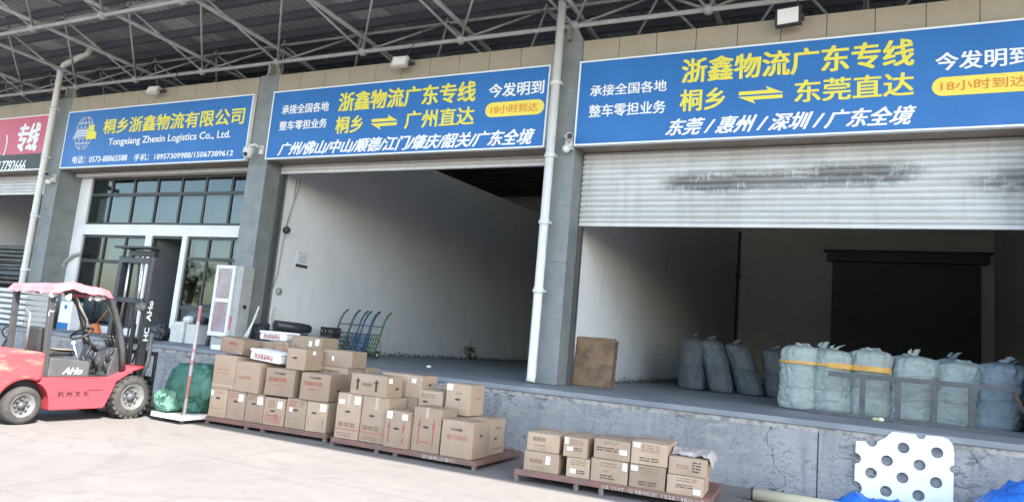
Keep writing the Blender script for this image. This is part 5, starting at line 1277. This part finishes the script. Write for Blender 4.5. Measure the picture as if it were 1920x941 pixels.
mb = MB(); mb.tube([P(108, 545, 1, 2.1), P(112, 512, 1, 2.1), P(122, 490, 1, 2.1), P(137, 478, 1, 2.1), P(152, 474, 1, 2.1)], .045, 8); solo('curved_conduit', mb, 'cabinet_grey', P(108, 545, 1, 2.1), 'grey curved conduit on the white office panel', 'conduit')
# ------------------------------------------------------------------ far left bay
ws = []
for k in range(7):
    mb = MB(); z0 = DZ + .004 + k * .148; x0, x1 = -23.4 + .05 * math.sin(k * 2), -20.25 + .08 * math.sin(k * 3.1)
    def fn(u, v, z0=z0, x0=x0, x1=x1, k=k):
        a = 2 * math.pi * u; y = .95 + .42 * math.copysign(abs(math.cos(a)) ** .5, math.cos(a)); z = z0 + .07 + .068 * math.copysign(abs(math.sin(a)) ** .7, math.sin(a)) + .010 * mnoise.noise((v * 7, k, u * 4))
        return (x0 + (x1 - x0) * v, y, max(z, z0))
    V = mb.grid(fn, 20, 26, wrap=True); mb.bm.faces.new([V[i][0] for i in range(20)]); mb.bm.faces.new([V[i][-1] for i in range(20)][::-1])
    solo('wrapped_bale', mb, 'wrap_white', (-21.9, .95, z0), ['lowest', 'second', 'third', 'fourth', 'fifth', 'sixth', 'topmost'][k] + ' flat white plastic wrapped bale of the stack behind the forklift', 'bale', 'white wrapped bales behind the forklift')
random.seed(11); rt = thing('pipe_rack', 'dark rack of stacked metal lengths in the far left bay', 'rack', (-26, 3.4, DZ))
for k in range(9):
    mb = MB()
    for q in range(7):
        y = 3.0 + .11 * q; z = 2.36 + k * .15 + random.uniform(-.03, .03); mb.bar((-29.0, y, z + random.uniform(-.05, .05)), (-23.3 + random.uniform(-.5, .1), y + random.uniform(-.1, .1), z + random.uniform(-.06, .06)), .06, .08)
    obj('metal_bundle', mb, 'bundle_grey', rt)
mb = MB()
for x in (-28.6, -26.4, -24.2): mb.box(x - .04, x + .04, 2.85, 2.93, DZ + .003, 3.0); mb.box(x - .04, x + .04, 2.931, 3.9, 2.2, 2.28)
mb.box(-29.0, -23.2, 2.78, 2.84, 2.62, 2.70); obj('rack_frame', mb, 'steel_grey', rt)
mb = MB(); c = Vector((-24.0, -.6, 1.95))
hb = thing('handcart', 'dark handcart with a looped handle behind the forklift counterweight', 'handcart', (-22.0, -.9, 0))
mb = MB(); q = P(12, 622, 1, -.9)
mb.tube([q + Vector((.22 * math.cos(R(a)), .03, .13 * math.sin(R(a)))) for a in range(0, 360, 24)], .018, 6, closed=True); mb.tube([q + Vector((.1, 0, -.1)), q + Vector((-.15, 0, -.55)), q + Vector((-.3, 0, -.9))], .03, 6); mb.tube([q + Vector((.15, 0.03, -.1)), q + Vector((.05, 0, -.5)), q + Vector((-.1, 0, -.95))], .03, 6); obj('handle', mb, 'lift_black', hb)
mb = MB(); mb.box(q.x - .9, q.x + .3, -1.3, -.7, .30, .36); obj('tray', mb, 'lift_dark', hb)
for dy in (-1.32, -.66):
    mb = MB(); mb.lathe([(-.03, .1), (-.03, .16), (.03, .16), (.03, .1)], (q.x - .3, dy, .162), (0, 1, 0), 18); obj('wheel', mb, 'rubber', hb)

# ------------------------------------------------------------------ white perforated board, roll and tarpaulin at lower right
def pboard():
    W_, H_ = 1.18, 1.12; r = .072
    holes = [(.24, .76), (.64, 1.0)]
    th = R(0)
    g = []
    for (px, py) in ((1663, 863), (1694, 839), (1724, 871), (1757, 848), (1633, 886), (1692, 895), (1755, 904), (1661, 920), (1722, 928)):
        p = P(px, py, 1, -.05); g.append((p.x, p.z))
    outline_px = [(1605, 826), (1624, 827), 'h', (1645, 827), (1660, 820), (1673, 809), (1718, 814), 'h2', (1736, 816), (1765, 818), (1778, 823), (1786, 832), (1789, 846), (1789, 872), 'h3', (1788, 886), (1787, 935), (1787, 960), (1601, 960), (1602, 926), 'h4', (1602, 900), (1603, 868), 'h5', (1604, 848)]
    pts = []
    def pw(a): p = P(a[0], a[1], 1, -.05); return Vector((p.x, p.z))
    for k, a in enumerate(outline_px):
        if isinstance(a, str):
            p, q = pw(outline_px[k - 1]), pw(outline_px[(k + 1) % len(outline_px)]); c = (p + q) / 2; d = (q - p); L = d.length / 2; d.normalize(); nrm = Vector((d.y, -d.x))
            for i in range(1, 10):
                an = math.pi * i / 10; pts.append(c - d * math.cos(an) * L + nrm * math.sin(an) * max(L, .05))
        else: pts.append(pw(a))
    cu = bpy.data.curves.new('c', 'CURVE'); cu.dimensions = '2D'; cu.fill_mode = 'BOTH'; cu.extrude = .008
    def sp(P2):
        s = cu.splines.new('POLY'); s.points.add(len(P2) - 1); s.use_cyclic_u = True
        for i, p in enumerate(P2): s.points[i].co = (p[0], p[1], 0, 1)
    sp(pts)
    for (cx_, cz_) in g: sp([(cx_ + r * math.cos(R(a)), cz_ + r * math.sin(R(a))) for a in range(0, 360, 12)])
    o = bpy.data.objects.new('c', cu); C.objects.link(o); dg = bpy.context.evaluated_depsgraph_get(); dg.update()
    me = bpy.data.meshes.new_from_object(o.evaluated_get(dg)); vs = [(v.co.x, v.co.z - .046, v.co.y) for v in me.vertices]; fs = [tuple(p.vertices) for p in me.polygons]
    bpy.data.objects.remove(o); bpy.data.curves.remove(cu); bpy.data.meshes.remove(me)
    mb = MB(); mb.raw([Vector(v) for v in vs], fs); return mb
mb = pboard(); lowest = min(v.co.z for v in mb.bm.verts)
for v in mb.bm.verts:
    if v.co.z < .04: v.co.z = .004
    v.co.y = v.co.y - .012 * (1 - v.co.z / 1.05)
solo('perforated_board', mb, 'foam_white', (.75, -.1, 0), 'white board with round holes leaning on the dock wall', 'board')
tr = thing('paper_roll', 'pale beige rolled sheet lying before the dock wall', 'roll', (-.5, -.9, 0))
mb = MB(); mb.tube([(-1.08, -.95, .085), (.9, -1.0, .085)], .082, 20); obj('roll_body', mb, 'roll_beige', tr)
mb = MB(); mb.tube([(-1.10, -.9495, .085), (-1.075, -.9501, .085)], .088, 20); obj('end_cap', mb, 'lift_black', tr)
mb = MB(); mb.tube([(-.72, -.955, .165), (-.70, -.955, .19)], .012, 6); obj('tie', mb, 'lift_black', tr)
mb = MB()
def tarp(u, v):
    x = -.28 + 3.0 * u; y = -1.55 + 1.25 * v
    e = min(u * 2.4, (1 - u) * 2.4, v, 1 - v); q = Vector((x * 1.6, y * 1.8, 3)); wv = Vector((mnoise.noise(q), mnoise.noise(q + Vector((7, 0, 0))), 0)) * .5
    n = mnoise.noise(q) * .07 - (1 - abs(mnoise.noise(Vector((x * 2.2, y * 2.4, 5)) + wv))) ** 7 * .07 + (1 - abs(mnoise.noise(Vector((x * 4.4, y * 4.2, 1)) + wv))) ** 8 * .035 + mnoise.noise((x * 11, y * 11, 2)) * .012
    bulk = .17 + .08 * max(0, x + .2) + .62 * max(0, x - 1.25) - .9 * max(0, x - 1.9) + .05 * math.exp(-((x - .1) / .14) ** 2)
    z = (bulk + n) * min(1, max(e, 0) / .34) ** .5
    return (x, y + .08 * mnoise.noise((x * 2, y * 2, 9)), max(z, .004 + .004 * e))
mb.grid(tarp, 150, 70); solo('tarpaulin', mb, 'blue_tarp', (1.3, -1.2, 0), 'crumpled bright blue tarpaulin heap on the yard', 'tarpaulin')
